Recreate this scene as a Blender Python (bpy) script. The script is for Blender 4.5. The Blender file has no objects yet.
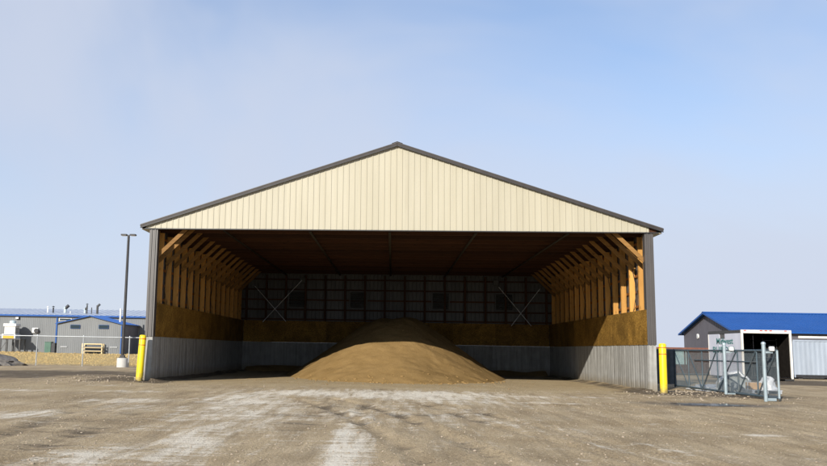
import bpy, math, random
import numpy as np
from mathutils import Vector, Matrix, noise as mnoise

random.seed(11)
rng = np.random.default_rng(7)
scene = bpy.context.scene
COL = scene.collection

# ------------------------------------------------------------------ camera
cam_d = bpy.data.cameras.new('camera')
cam = bpy.data.objects.new('camera', cam_d)
COL.objects.link(cam)
scene.camera = cam
yaw, pitch, roll = 0.06722, 0.13544, 0.01778
R0 = Vector((math.cos(yaw), math.sin(yaw), 0))
F0 = Vector((-math.sin(yaw), math.cos(yaw), 0))
Z0 = Vector((0, 0, 1))
F = F0 * math.cos(pitch) + Z0 * math.sin(pitch)
U = -F0 * math.sin(pitch) + Z0 * math.cos(pitch)
R = R0 * math.cos(roll) + U * math.sin(roll)
U = -R0 * math.sin(roll) + U * math.cos(roll)
m = Matrix((R, U, -F)).transposed().to_4x4()
m.translation = Vector((-0.1175, -30.8386, 1.3237))
cam.matrix_world = m
cam_d.sensor_fit = 'HORIZONTAL'
cam_d.sensor_width = 36.0
cam_d.lens = 36.0 * 849.5 / 827.0
cam_d.shift_x = (413.5 - 336.65) / 827.0
cam_d.clip_start = 0.1
cam_d.clip_end = 6000

# ------------------------------------------------------------------ light
SUN_DIR = Vector((-0.46, -1.0, 0.48)).normalized()      # towards the sun
world = bpy.data.worlds.new('World')
scene.world = world
world.use_nodes = True
wn = world.node_tree
for n in list(wn.nodes):
    wn.nodes.remove(n)


def N(tree, kind, **kw):
    n = tree.nodes.new(kind)
    for k, v in kw.items():
        if k.startswith('i_'):
            key = k[2:]
            n.inputs[int(key) if key.isdigit() else key].default_value = v
        else:
            setattr(n, k, v)
    return n


SKY_STRENGTH = 0.145
w_out = N(wn, 'ShaderNodeOutputWorld')
w_bg = N(wn, 'ShaderNodeBackground')
w_bg.inputs['Strength'].default_value = SKY_STRENGTH
w_sky = N(wn, 'ShaderNodeTexSky', sky_type='NISHITA', sun_disc=False)
w_sky.sun_elevation = math.asin(SUN_DIR.z)
w_sky.sun_rotation = math.atan2(SUN_DIR.x, SUN_DIR.y) % (2 * math.pi)
w_sky.air_density = 1.0
w_sky.dust_density = 0.3
w_sky.ozone_density = 4.0
w_tc = N(wn, 'ShaderNodeTexCoord')
# thin high cloud: soft noise on the sky direction, flattened towards the horizon
w_map = N(wn, 'ShaderNodeMapping')
w_map.inputs['Location'].default_value = (-1.99, -4.69, 3.66)
w_map.inputs['Rotation'].default_value = (0, 0, math.radians(15))
w_map.inputs['Scale'].default_value = (1.0, 1.0, 1.5)
w_n = N(wn, 'ShaderNodeTexNoise', i_Scale=1.5, i_Detail=5.0, i_Roughness=0.5, i_Distortion=0.5)
w_r = N(wn, 'ShaderNodeMapRange')
w_r.interpolation_type = 'SMOOTHERSTEP'
w_r.inputs['From Min'].default_value = 0.36
w_r.inputs['From Max'].default_value = 0.68
w_r.inputs['To Min'].default_value = 0.06
w_r.inputs['To Max'].default_value = 0.85
w_mix = N(wn, 'ShaderNodeMix', data_type='RGBA')
w_mix.inputs['B'].default_value = (3.62, 3.94, 4.72, 1)
L = wn.links.new
L(w_tc.outputs['Generated'], w_map.inputs['Vector'])
L(w_map.outputs['Vector'], w_n.inputs['Vector'])
L(w_n.outputs['Fac'], w_r.inputs['Value'])
# the veil thickens evenly towards the horizon all round
w_sep = N(wn, 'ShaderNodeSeparateXYZ')
L(w_tc.outputs['Generated'], w_sep.inputs[0])
w_hz = N(wn, 'ShaderNodeMapRange')
w_hz.interpolation_type = 'SMOOTHSTEP'
w_hz.inputs['From Min'].default_value = 0.5
w_hz.inputs['From Max'].default_value = -0.02
w_hz.inputs['To Min'].default_value = 0.0
w_hz.inputs['To Max'].default_value = 0.92
L(w_sep.outputs['Z'], w_hz.inputs['Value'])
w_max = N(wn, 'ShaderNodeMath', operation='ADD', use_clamp=True)
w_one = N(wn, 'ShaderNodeMath', operation='SUBTRACT', i_0=1.0)
L(w_r.outputs['Result'], w_one.inputs[1])
w_mul = N(wn, 'ShaderNodeMath', operation='MULTIPLY')
L(w_one.outputs[0], w_mul.inputs[0])
L(w_hz.outputs['Result'], w_mul.inputs[1])
L(w_r.outputs['Result'], w_max.inputs[0])
L(w_mul.outputs[0], w_max.inputs[1])
L(w_max.outputs[0], w_mix.inputs['Factor'])
L(w_sky.outputs['Color'], w_mix.inputs['A'])
L(w_mix.outputs['Result'], w_bg.inputs['Color'])
L(w_bg.outputs['Background'], w_out.inputs['Surface'])

sun_d = bpy.data.lights.new('sun', 'SUN')
sun_d.energy = 5.0
sun_d.angle = math.radians(0.53)
sun_d.color = (1.0, 0.94, 0.84)
sun = bpy.data.objects.new('sun', sun_d)
COL.objects.link(sun)
sun.rotation_euler = (-SUN_DIR).to_track_quat('-Z', 'Y').to_euler()
sun.location = (-20, -50, 40)

scene.view_settings.view_transform = 'Standard'
scene.view_settings.look = 'None'
scene.view_settings.exposure = 0.26
scene.view_settings.gamma = 1.0
scene.cycles.diffuse_bounces = 1
scene.cycles.max_bounces = 6


# ------------------------------------------------------------------ materials
def new_mat(name, rough=0.6, metallic=0.0, spec=0.4):
    mt = bpy.data.materials.new(name)
    mt.use_nodes = True
    t = mt.node_tree
    b = t.nodes['Principled BSDF']
    b.inputs['Roughness'].default_value = rough
    b.inputs['Metallic'].default_value = metallic
    b.inputs['Specular IOR Level'].default_value = spec
    return mt, t, b


def coords(t, scale=(1, 1, 1), obj=True, rnd=True):
    """object coordinates, shifted per object so that copies differ"""
    tc = N(t, 'ShaderNodeTexCoord')
    mp = N(t, 'ShaderNodeMapping')
    mp.inputs['Scale'].default_value = scale
    t.links.new(tc.outputs['Object'], mp.inputs['Vector'])
    if rnd:
        oi = N(t, 'ShaderNodeObjectInfo')
        mu = N(t, 'ShaderNodeMath', operation='MULTIPLY', i_1=37.0)
        t.links.new(oi.outputs['Random'], mu.inputs[0])
        t.links.new(mu.outputs[0], mp.inputs['Location'])
    return mp.outputs['Vector']


def ramp(t, fac, stops):
    r = N(t, 'ShaderNodeValToRGB')
    el = r.color_ramp.elements
    while len(el) > 1:
        el.remove(el[-1])
    el[0].position, el[0].color = stops[0][0], (*stops[0][1], 1)
    for p, c in stops[1:]:
        e = el.new(p)
        e.color = (*c, 1)
    t.links.new(fac, r.inputs['Fac'])
    return r.outputs['Color']


def mixc(t, fac, a, b, mode='MIX'):
    mx = N(t, 'ShaderNodeMix', data_type='RGBA', blend_type=mode)
    for key, v in (('Factor', fac), ('A', a), ('B', b)):
        if isinstance(v, (int, float)):
            mx.inputs[key].default_value = v
        elif isinstance(v, tuple):
            mx.inputs[key].default_value = (*v, 1)
        else:
            t.links.new(v, mx.inputs[key])
    return mx.outputs['Result']


def noise(t, vec, scale, detail=4, rough=0.55, dist=0.0):
    n = N(t, 'ShaderNodeTexNoise', i_Scale=scale, i_Detail=detail, i_Roughness=rough, i_Distortion=dist)
    t.links.new(vec, n.inputs['Vector'])
    return n.outputs['Fac']


def bump(t, b, h, strength=0.3, dist=0.02):
    bp = N(t, 'ShaderNodeBump')
    bp.inputs['Strength'].default_value = strength
    bp.inputs['Distance'].default_value = dist
    t.links.new(h, bp.inputs['Height'])
    t.links.new(bp.outputs['Normal'], b.inputs['Normal'])


def objvar(t, col, amt=0.25):
    """slight brightness difference from piece to piece"""
    oi = N(t, 'ShaderNodeObjectInfo')
    mr = N(t, 'ShaderNodeMapRange')
    mr.inputs['To Min'].default_value = 1 - amt
    mr.inputs['To Max'].default_value = 1 + amt
    t.links.new(oi.outputs['Random'], mr.inputs['Value'])
    hs = N(t, 'ShaderNodeHueSaturation')
    t.links.new(mr.outputs['Result'], hs.inputs['Value'])
    t.links.new(col, hs.inputs['Color'])
    return hs.outputs['Color']


def mottled(name, c1, c2, scale=3.0, rough=0.6, metallic=0.0, var=0.08, bstr=0.08, stretch=(1, 1, 1), spec=0.4, dirt=None):
    mt, t, b = new_mat(name, rough, metallic, spec)
    v = coords(t, stretch)
    f = noise(t, v, scale, 6, 0.6)
    c = ramp(t, f, [(0.3, c1), (0.7, c2)])
    if dirt:
        f2 = noise(t, v, scale * 0.35, 5, 0.65)
        mr = N(t, 'ShaderNodeMapRange')
        mr.inputs['From Min'].default_value = 0.5
        mr.inputs['From Max'].default_value = 0.75
        mr.inputs['To Max'].default_value = 0.7
        t.links.new(f2, mr.inputs['Value'])
        c = mixc(t, mr.outputs['Result'], c, dirt)
    if var:
        c = objvar(t, c, var)
    t.links.new(c, b.inputs['Base Color'])
    if bstr:
        bump(t, b, noise(t, v, scale * 6, 4), bstr, 0.01)
    return mt


def wood_mat(name, dark, light, axis, rough=0.7, knots=True, var=0.28):
    mt, t, b = new_mat(name, rough, 0, 0.25)
    sc = [14, 14, 14]
    sc[axis] = 0.8
    v = coords(t, tuple(sc))
    f = noise(t, v, 1.6, 5, 0.6, 0.3)
    c = ramp(t, f, [(0.25, dark), (0.75, light)])
    if knots:
        sk = [7, 7, 7]
        sk[axis] = 2.2
        vk = coords(t, tuple(sk))
        vo = N(t, 'ShaderNodeTexVoronoi', i_Scale=1.0)
        t.links.new(vk, vo.inputs['Vector'])
        mr = N(t, 'ShaderNodeMapRange')
        mr.inputs['From Min'].default_value = 0.05
        mr.inputs['From Max'].default_value = 0.2
        mr.inputs['To Min'].default_value = 0.75
        mr.inputs['To Max'].default_value = 0.0
        t.links.new(vo.outputs['Distance'], mr.inputs['Value'])
        c = mixc(t, mr.outputs['Result'], c, tuple(x * 0.3 for x in dark))
    c = objvar(t, c, var)
    t.links.new(c, b.inputs['Base Color'])
    bump(t, b, f, 0.15, 0.004)
    return mt


M = {}
M['cream'] = mottled('cream_metal', (0.385, 0.352, 0.26), (0.43, 0.397, 0.302), 1.3, 0.42, 0, 0.035, 0.02, (1.6, 1, 0.22))
M['brown_trim'] = mottled('dark_brown_metal', (0.03, 0.025, 0.023), (0.05, 0.042, 0.039), 3, 0.5, 0.0, 0.05, 0.03, (1, 1, 1), 0.3)
M['grey_brown'] = mottled('grey_brown_metal', (0.062, 0.056, 0.053), (0.088, 0.08, 0.075), 1.6, 0.4, 0, 0.04, 0.03, (1, 1, 0.3), 0.6)
M['roof_metal'] = mottled('brown_roof_metal', (0.05, 0.043, 0.04), (0.08, 0.07, 0.066), 2, 0.4, 0, 0.04, 0.02)
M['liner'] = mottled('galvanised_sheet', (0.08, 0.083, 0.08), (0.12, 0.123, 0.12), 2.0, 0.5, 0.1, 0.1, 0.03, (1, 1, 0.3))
M['galv'] = mottled('galvanised_steel', (0.42, 0.44, 0.46), (0.6, 0.62, 0.64), 9, 0.42, 0.55, 0.05, 0.03)
M['rod'] = mottled('steel_rod', (0.62, 0.64, 0.66), (0.75, 0.76, 0.78), 9, 0.5, 0.1, 0.05, 0.0)
M['black_metal'] = mottled('black_metal', (0.02, 0.02, 0.022), (0.035, 0.035, 0.038), 5, 0.45, 0, 0.05, 0.02)
M['dark_steel'] = mottled('dark_steel', (0.05, 0.05, 0.05), (0.08, 0.078, 0.075), 5, 0.55, 0.3, 0.05, 0.03)
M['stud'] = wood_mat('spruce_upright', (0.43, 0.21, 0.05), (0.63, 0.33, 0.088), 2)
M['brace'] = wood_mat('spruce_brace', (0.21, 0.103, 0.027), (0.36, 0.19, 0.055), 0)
M['truss'] = wood_mat('shade_dark_truss_timber', (0.035, 0.013, 0.005), (0.065, 0.025, 0.009), 0)  # darkened to put the deep interior shade into the timber colour
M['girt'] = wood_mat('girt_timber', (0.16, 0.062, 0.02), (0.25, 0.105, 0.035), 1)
M['girt_x'] = wood_mat('girt_timber_shaded', (0.055, 0.023, 0.01), (0.085, 0.037, 0.016), 0)  # back wall copy of the girt timber, colour darkened for its shade
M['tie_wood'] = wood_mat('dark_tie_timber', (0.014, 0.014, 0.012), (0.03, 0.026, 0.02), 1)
M['pale_wood'] = wood_mat('pale_rack_timber', (0.55, 0.42, 0.22), (0.7, 0.56, 0.32), 2, 0.7, False)


def plywood():
    mt, t, b = new_mat('treated_plywood', 0.75, 0, 0.2)
    v = coords(t, (1, 1, 1))
    f = noise(t, v, 22, 5, 0.7, 1.2)
    c = ramp(t, f, [(0.36, (0.075, 0.037, 0.007)), (0.5, (0.235, 0.132, 0.025)), (0.64, (0.46, 0.285, 0.065))])
    f2 = noise(t, v, 1.1, 5, 0.6, 0.5)
    c2 = ramp(t, f2, [(0.35, (0.6, 0.56, 0.5)), (0.65, (1.1, 1.05, 1.0))])
    c = mixc(t, 1.0, c, c2, 'MULTIPLY')
    c = objvar(t, c, 0.26)
    t.links.new(c, b.inputs['Base Color'])
    bump(t, b, f, 0.25, 0.006)
    return mt


M['ply'] = plywood()


def concrete():
    mt, t, b = new_mat('cast_concrete', 0.85, 0, 0.25)
    v = coords(t, (1, 1, 1))
    vs = coords(t, (7, 7, 0.35))
    f = noise(t, v, 2.2, 7, 0.65)
    c = ramp(t, f, [(0.28, (0.265, 0.262, 0.247)), (0.72, (0.38, 0.375, 0.355))])
    st = noise(t, vs, 1.3, 5, 0.6)
    cs = ramp(t, st, [(0.33, (0.60, 0.58, 0.55)), (0.60, (1.05, 1.05, 1.04))])
    c = mixc(t, 0.75, c, cs, 'MULTIPLY')
    # splash stain along the foot of the wall
    ge = N(t, 'ShaderNodeNewGeometry')
    sp = N(t, 'ShaderNodeSeparateXYZ')
    t.links.new(ge.outputs['Position'], sp.inputs[0])
    ad = N(t, 'ShaderNodeMath', operation='ADD')
    mu = N(t, 'ShaderNodeMath', operation='MULTIPLY', i_1=-0.55)
    t.links.new(noise(t, v, 3.1, 5, 0.7), mu.inputs[0])
    t.links.new(sp.outputs['Z'], ad.inputs[0])
    t.links.new(mu.outputs[0], ad.inputs[1])
    mr = N(t, 'ShaderNodeMapRange')
    mr.inputs['From Min'].default_value = -0.22
    mr.inputs['From Max'].default_value = 0.18
    mr.inputs['To Min'].default_value = 0.75
    mr.inputs['To Max'].default_value = 0.0
    t.links.new(ad.outputs[0], mr.inputs['Value'])
    c = mixc(t, mr.outputs['Result'], c, (0.20, 0.16, 0.10))
    c = objvar(t, c, 0.07)
    t.links.new(c, b.inputs['Base Color'])
    bump(t, b, noise(t, v, 28, 5, 0.65), 0.3, 0.006)
    return mt


M['concrete'] = concrete()
M['pale_concrete'] = mottled('pale_concrete', (0.42, 0.41, 0.385), (0.52, 0.51, 0.48), 5, 0.85, 0, 0, 0.15)


def sand():
    mt, t, b = new_mat('damp_sand', 0.95, 0, 0.1)
    v = coords(t, (1, 1, 1), rnd=False)
    f = noise(t, v, 1.6, 8, 0.62)
    c = ramp(t, f, [(0.3, (0.235, 0.152, 0.06)), (0.7, (0.305, 0.203, 0.086))])
    g = noise(t, v, 60, 3, 0.7)
    cg = ramp(t, g, [(0.35, (0.72, 0.7, 0.68)), (0.62, (1.12, 1.1, 1.08))])
    c = mixc(t, 0.8, c, cg, 'MULTIPLY')
    t.links.new(c, b.inputs['Base Color'])
    ad = N(t, 'ShaderNodeMath', operation='ADD')
    t.links.new(noise(t, v, 7, 6, 0.7), ad.inputs[0])
    mu = N(t, 'ShaderNodeMath', operation='MULTIPLY', i_1=0.35)
    t.links.new(g, mu.inputs[0])
    t.links.new(mu.outputs[0], ad.inputs[1])
    bump(t, b, ad.outputs[0], 0.5, 0.05)
    return mt


M['sand'] = sand()


def ground_mat():
    mt, t, b = new_mat('yard_dirt', 0.95, 0, 0.12)
    v = coords(t, (1, 1, 1), rnd=False)
    vt = coords(t, (2.6, 0.33, 1), rnd=False)       # stretched along the wheel tracks
    vx = coords(t, (0.42, 2.2, 1), rnd=False)       # scraped across by the blade

    def attr(n):
        a = N(t, 'ShaderNodeAttribute', attribute_name=n)
        return a.outputs['Fac']

    f = noise(t, v, 0.55, 8, 0.6)
    c = ramp(t, f, [(0.3, (0.39, 0.295, 0.176)), (0.55, (0.485, 0.383, 0.245)), (0.78, (0.585, 0.475, 0.325))])
    tr = noise(t, vt, 1.0, 7, 0.62, 0.6)
    ct = ramp(t, tr, [(0.34, (0.66, 0.64, 0.62)), (0.6, (1.08, 1.07, 1.06))])
    c = mixc(t, 0.8, c, ct, 'MULTIPLY')
    gr = noise(t, v, 24, 4, 0.75)
    cg = ramp(t, gr, [(0.34, (0.52, 0.51, 0.5)), (0.5, (0.98, 0.98, 0.98)), (0.68, (1.3, 1.3, 1.3))])
    c = mixc(t, 0.85, c, cg, 'MULTIPLY')
    g3 = noise(t, v, 75, 3, 0.7)
    c = mixc(t, 0.9, c, ramp(t, g3, [(0.32, (0.6, 0.59, 0.57)), (0.5, (1, 1, 1)), (0.7, (1.35, 1.34, 1.32))]), 'MULTIPLY')
    # coarse pale chips pressed into the dirt
    vo = N(t, 'ShaderNodeTexVoronoi', i_Scale=21.0, i_Randomness=1.0)
    t.links.new(v, vo.inputs['Vector'])
    wn_ = N(t, 'ShaderNodeSeparateColor')
    t.links.new(vo.outputs['Color'], wn_.inputs['Color'])
    chip = N(t, 'ShaderNodeMath', operation='LESS_THAN', i_1=0.22)
    t.links.new(vo.outputs['Distance'], chip.inputs[0])
    pick = N(t, 'ShaderNodeMath', operation='GREATER_THAN', i_1=0.72)
    t.links.new(wn_.outputs['Red'], pick.inputs[0])
    cm = N(t, 'ShaderNodeMath', operation='MULTIPLY')
    t.links.new(chip.outputs[0], cm.inputs[0])
    t.links.new(pick.outputs[0], cm.inputs[1])
    cm2 = N(t, 'ShaderNodeMath', operation='MULTIPLY', i_1=0.6)
    t.links.new(cm.outputs[0], cm2.inputs[0])
    c = mixc(t, cm2.outputs[0], c, (0.60, 0.55, 0.48))
    # sandy floor, churned dark soil, dry grass, wet
    sv = N(t, 'ShaderNodeMath', operation='MULTIPLY', i_1=0.85)
    t.links.new(attr('sandy'), sv.inputs[0])
    sandc = mixc(t, 0.6, ramp(t, f, [(0.3, (0.43, 0.325, 0.185)), (0.7, (0.53, 0.42, 0.26))]), cg, 'MULTIPLY')
    c = mixc(t, sv.outputs[0], c, sandc)

    def masked(name, sharp_lo, sharp_hi, nz):
        ad = N(t, 'ShaderNodeMath', operation='ADD')
        t.links.new(attr(name), ad.inputs[0])
        t.links.new(nz, ad.inputs[1])
        mr = N(t, 'ShaderNodeMapRange')
        mr.interpolation_type = 'SMOOTHSTEP'
        mr.inputs['From Min'].default_value = sharp_lo
        mr.inputs['From Max'].default_value = sharp_hi
        t.links.new(ad.outputs[0], mr.inputs['Value'])
        return mr.outputs['Result']

    cn = N(t, 'ShaderNodeMath', operation='MULTIPLY_ADD', i_1=2.6, i_2=-0.8)
    t.links.new(noise(t, coords(t, (0.35, 0.8, 1), rnd=False), 1.3, 8, 0.72), cn.inputs[0])
    dk = masked('churned', 0.8, 1.35, cn.outputs[0])
    c = mixc(t, dk, c, mixc(t, 0.9, (0.15, 0.118, 0.082), cg, 'MULTIPLY'))
    # chalky salt residue, broken up by scrape and track noise
    n1 = N(t, 'ShaderNodeMath', operation='ADD')
    t.links.new(noise(t, vx, 1.9, 9, 0.74, 0.8), n1.inputs[0])
    t.links.new(noise(t, vt, 1.4, 8, 0.7, 0.4), n1.inputs[1])
    n2 = N(t, 'ShaderNodeMath', operation='MULTIPLY', i_1=0.5)
    t.links.new(n1.outputs[0], n2.inputs[0])
    n3 = N(t, 'ShaderNodeMath', operation='MULTIPLY_ADD', i_1=4.4, i_2=-1.75)
    t.links.new(n2.outputs[0], n3.inputs[0])
    n4 = N(t, 'ShaderNodeMath', operation='MULTIPLY_ADD', i_1=0.35)
    t.links.new(gr, n4.inputs[0])
    t.links.new(n3.outputs[0], n4.inputs[2])
    sa = masked('salt', 0.80, 1.62, n4.outputs[0])
    sa2 = N(t, 'ShaderNodeMath', operation='MULTIPLY', i_1=0.88)
    t.links.new(sa, sa2.inputs[0])
    salt_c = mixc(t, 0.4, (0.86, 0.79, 0.66), cg, 'MULTIPLY')
    c = mixc(t, sa2.outputs[0], c, salt_c)
    c = mixc(t, attr('grass'), c, ramp(t, noise(t, v, 0.8, 8, 0.7), [(0.3, (0.48, 0.33, 0.13)), (0.7, (0.66, 0.48, 0.21))]))
    wet = attr('wet')
    c = mixc(t, wet, c, (0.11, 0.085, 0.06))
    t.links.new(c, b.inputs['Base Color'])
    rr = N(t, 'ShaderNodeMapRange')
    rr.inputs['To Min'].default_value = 0.95
    rr.inputs['To Max'].default_value = 0.35
    t.links.new(wet, rr.inputs['Value'])
    t.links.new(rr.outputs['Result'], b.inputs['Roughness'])
    h1 = N(t, 'ShaderNodeMath', operation='MULTIPLY_ADD', i_1=0.9)
    t.links.new(gr, h1.inputs[0])
    t.links.new(noise(t, v, 6, 7, 0.72), h1.inputs[2])
    h2 = N(t, 'ShaderNodeMath', operation='MULTIPLY_ADD', i_1=0.5)
    t.links.new(tr, h2.inputs[0])
    t.links.new(h1.outputs[0], h2.inputs[2])
    bump(t, b, h2.outputs[0], 0.85, 0.045)
    return mt


M['ground'] = ground_mat()
M['yellow'] = mottled('yellow_plastic', (0.83, 0.62, 0.008), (0.86, 0.66, 0.012), 2, 0.38, 0, 0.0, 0.02, (1, 1, 1), 0.5)
def muddy_yellow():
    mt = M['yellow']
    t = mt.node_tree
    b = t.nodes['Principled BSDF']
    src = b.inputs['Base Color'].links[0].from_socket
    ge = N(t, 'ShaderNodeNewGeometry')
    sp = N(t, 'ShaderNodeSeparateXYZ')
    t.links.new(ge.outputs['Position'], sp.inputs[0])
    nz = N(t, 'ShaderNodeMath', operation='MULTIPLY_ADD', i_1=-0.75)
    t.links.new(noise(t, ge.outputs['Position'], 9, 6, 0.7), nz.inputs[0])
    t.links.new(sp.outputs['Z'], nz.inputs[2])
    mr = N(t, 'ShaderNodeMapRange')
    mr.inputs['From Min'].default_value = -0.35
    mr.inputs['From Max'].default_value = 0.0
    mr.inputs['To Min'].default_value = 0.9
    mr.inputs['To Max'].default_value = 0.0
    t.links.new(nz.outputs[0], mr.inputs['Value'])
    sc = N(t, 'ShaderNodeMapRange')
    sc.inputs['From Min'].default_value = 0.62
    sc.inputs['From Max'].default_value = 0.72
    sc.inputs['To Max'].default_value = 0.45
    mp = N(t, 'ShaderNodeMapping')
    mp.inputs['Scale'].default_value = (30, 30, 4)
    t.links.new(ge.outputs['Position'], mp.inputs['Vector'])
    t.links.new(noise(t, mp.outputs['Vector'], 1.0, 5, 0.7), sc.inputs['Value'])
    c = mixc(t, sc.outputs['Result'], src, (0.42, 0.33, 0.08))
    c = mixc(t, mr.outputs['Result'], c, (0.20, 0.15, 0.09))
    t.links.new(c, b.inputs['Base Color'])


muddy_yellow()
M['red_tape'] = mottled('red_tape', (0.62, 0.06, 0.02), (0.68, 0.09, 0.03), 8, 0.4, 0, 0.0, 0)
M['bronze'] = mottled('bronze_lamp_paint', (0.028, 0.026, 0.026), (0.045, 0.042, 0.042), 3, 0.45, 0, 0.0, 0.02)
M['gate_blue'] = mottled('blue_grey_gate_paint', (0.055, 0.085, 0.105), (0.09, 0.125, 0.15), 6, 0.45, 0.1, 0.06, 0.04, dirt=(0.16, 0.15, 0.13))
M['gate_post'] = mottled('galvanised_post', (0.28, 0.35, 0.38), (0.38, 0.45, 0.48), 6, 0.4, 0.3, 0.05, 0.03)
M['wire'] = mottled('fence_wire', (0.12, 0.15, 0.165), (0.19, 0.22, 0.24), 9, 0.5, 0.3, 0.0, 0)
M['fence_post'] = mottled('fence_tube', (0.42, 0.44, 0.45), (0.55, 0.57, 0.58), 6, 0.4, 0.4, 0.05, 0.02)
M['shade_sheet'] = mottled('fence_shade_sheet', (0.045, 0.058, 0.065), (0.075, 0.09, 0.1), 6, 0.9, 0, 0.05, 0.1)  # dark sheet colour standing for fence mesh in the barn's shadow
M['grey_wall'] = mottled('grey_wall_metal', (0.145, 0.154, 0.16), (0.18, 0.19, 0.197), 0.6, 0.5, 0, 0.0, 0.02, (1, 1, 0.3))
M['charcoal'] = mottled('charcoal_and_shaded_wall_metal', (0.075, 0.072, 0.088), (0.10, 0.097, 0.115), 0.6, 0.5, 0, 0.0, 0.02, (1, 1, 0.3))  # the hall's own colour; also stands for shade on the annex side walls
M['blue'] = mottled('blue_roof_metal', (0.010, 0.073, 0.275), (0.013, 0.085, 0.315), 0.7, 0.5, 0.0, 0.02, 0.02, (1, 1, 1), 0.25)
M['grey_roof'] = mottled('pale_grey_roof_metal', (0.46, 0.50, 0.57), (0.56, 0.60, 0.67), 0.5, 0.42, 0.2, 0.02, 0.02)
M['white'] = mottled('white_paint', (0.68, 0.68, 0.66), (0.78, 0.78, 0.76), 2.5, 0.45, 0, 0.03, 0.03, (1, 1, 1), 0.4, dirt=(0.5, 0.46, 0.4))
M['white_worn'] = mottled('worn_white_frame', (0.72, 0.69, 0.62), (0.82, 0.79, 0.72), 3, 0.5, 0, 0.03, 0.05, (1, 1, 0.5), 0.4, dirt=(0.45, 0.36, 0.26))
M['lavender'] = mottled('grey_white_panel', (0.52, 0.53, 0.60), (0.62, 0.63, 0.70), 1.4, 0.5, 0, 0.02, 0.03, (1, 1, 0.4))
M['container'] = mottled('pale_blue_grey_paint', (0.30, 0.345, 0.405), (0.36, 0.41, 0.475), 0.9, 0.45, 0, 0.04, 0.03, (1, 1, 0.35), 0.4, dirt=(0.20, 0.22, 0.25))
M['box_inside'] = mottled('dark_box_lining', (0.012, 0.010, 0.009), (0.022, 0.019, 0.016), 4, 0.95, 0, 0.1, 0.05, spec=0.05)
M['red_lamp'] = mottled('red_marker_lens', (0.45, 0.012, 0.012), (0.55, 0.02, 0.015), 9, 0.25, 0, 0.0, 0)
M['green_text'] = mottled('dark_green_print', (0.03, 0.16, 0.15), (0.045, 0.2, 0.18), 9, 0.6, 0, 0.0, 0)
M['rust'] = mottled('rusted_steel', (0.035, 0.022, 0.018), (0.085, 0.042, 0.028), 4, 0.85, 0, 0.08, 0.2, (1, 1, 1), 0.2, dirt=(0.07, 0.05, 0.04))
M['rim'] = mottled('rusty_red_rim', (0.13, 0.055, 0.04), (0.2, 0.085, 0.055), 4, 0.8, 0, 0.08, 0.1)
M['faded_teal'] = mottled('faded_teal_paint', (0.2, 0.3, 0.3), (0.28, 0.38, 0.37), 3, 0.7, 0, 0.03, 0.05, dirt=(0.2, 0.13, 0.09))
M['tarp_grey'] = mottled('dusty_grey_tarp', (0.22, 0.24, 0.23), (0.34, 0.36, 0.35), 5, 0.55, 0, 0.05, 0.3)
M['tarp_white'] = mottled('white_plastic', (0.60, 0.62, 0.64), (0.76, 0.77, 0.78), 4, 0.4, 0, 0.05, 0.3)
M['cardboard'] = mottled('brown_board', (0.35, 0.21, 0.10), (0.48, 0.31, 0.16), 5, 0.8, 0, 0.1, 0.05)
M['orange'] = mottled('orange_yellow_panel', (0.72, 0.33, 0.02), (0.78, 0.40, 0.03), 3, 0.5, 0, 0.02, 0.02)
M['cap_grey'] = mottled('pale_teal_cap', (0.38, 0.46, 0.48), (0.48, 0.56, 0.58), 5, 0.5, 0, 0, 0.02)
M['trans_green'] = mottled('dark_green_cabinet', (0.05, 0.12, 0.085), (0.07, 0.155, 0.11), 3, 0.5, 0, 0.02, 0.02)
M['gravel_grey'] = mottled('grey_gravel', (0.07, 0.062, 0.055), (0.24, 0.22, 0.195), 5, 0.95, 0, 0.0, 0.9)
M['stone'] = mottled('loose_stone', (0.20, 0.158, 0.11), (0.43, 0.36, 0.275), 14.0, 0.95, 0, 0.0, 0.1)
M['dry_grass'] = mottled('dry_grass', (0.50, 0.36, 0.15), (0.62, 0.46, 0.21), 0.7, 0.9, 0, 0.0, 0)


def glass():
    mt, t, b = new_mat('window_glass', 0.08, 0, 0.6)
    b.inputs['Base Color'].default_value = (0.015, 0.03, 0.04, 1)
    return mt


M['glass'] = glass()


def water():
    mt, t, b = new_mat('puddle_water', 0.16, 0, 0.5)
    b.inputs['Base Color'].default_value = (0.045, 0.037, 0.03, 1)
    v = coords(t, (1, 1, 1), rnd=False)
    bump(t, b, noise(t, v, 7, 3, 0.5), 0.04, 0.01)
    return mt


M['water'] = water()


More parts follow.
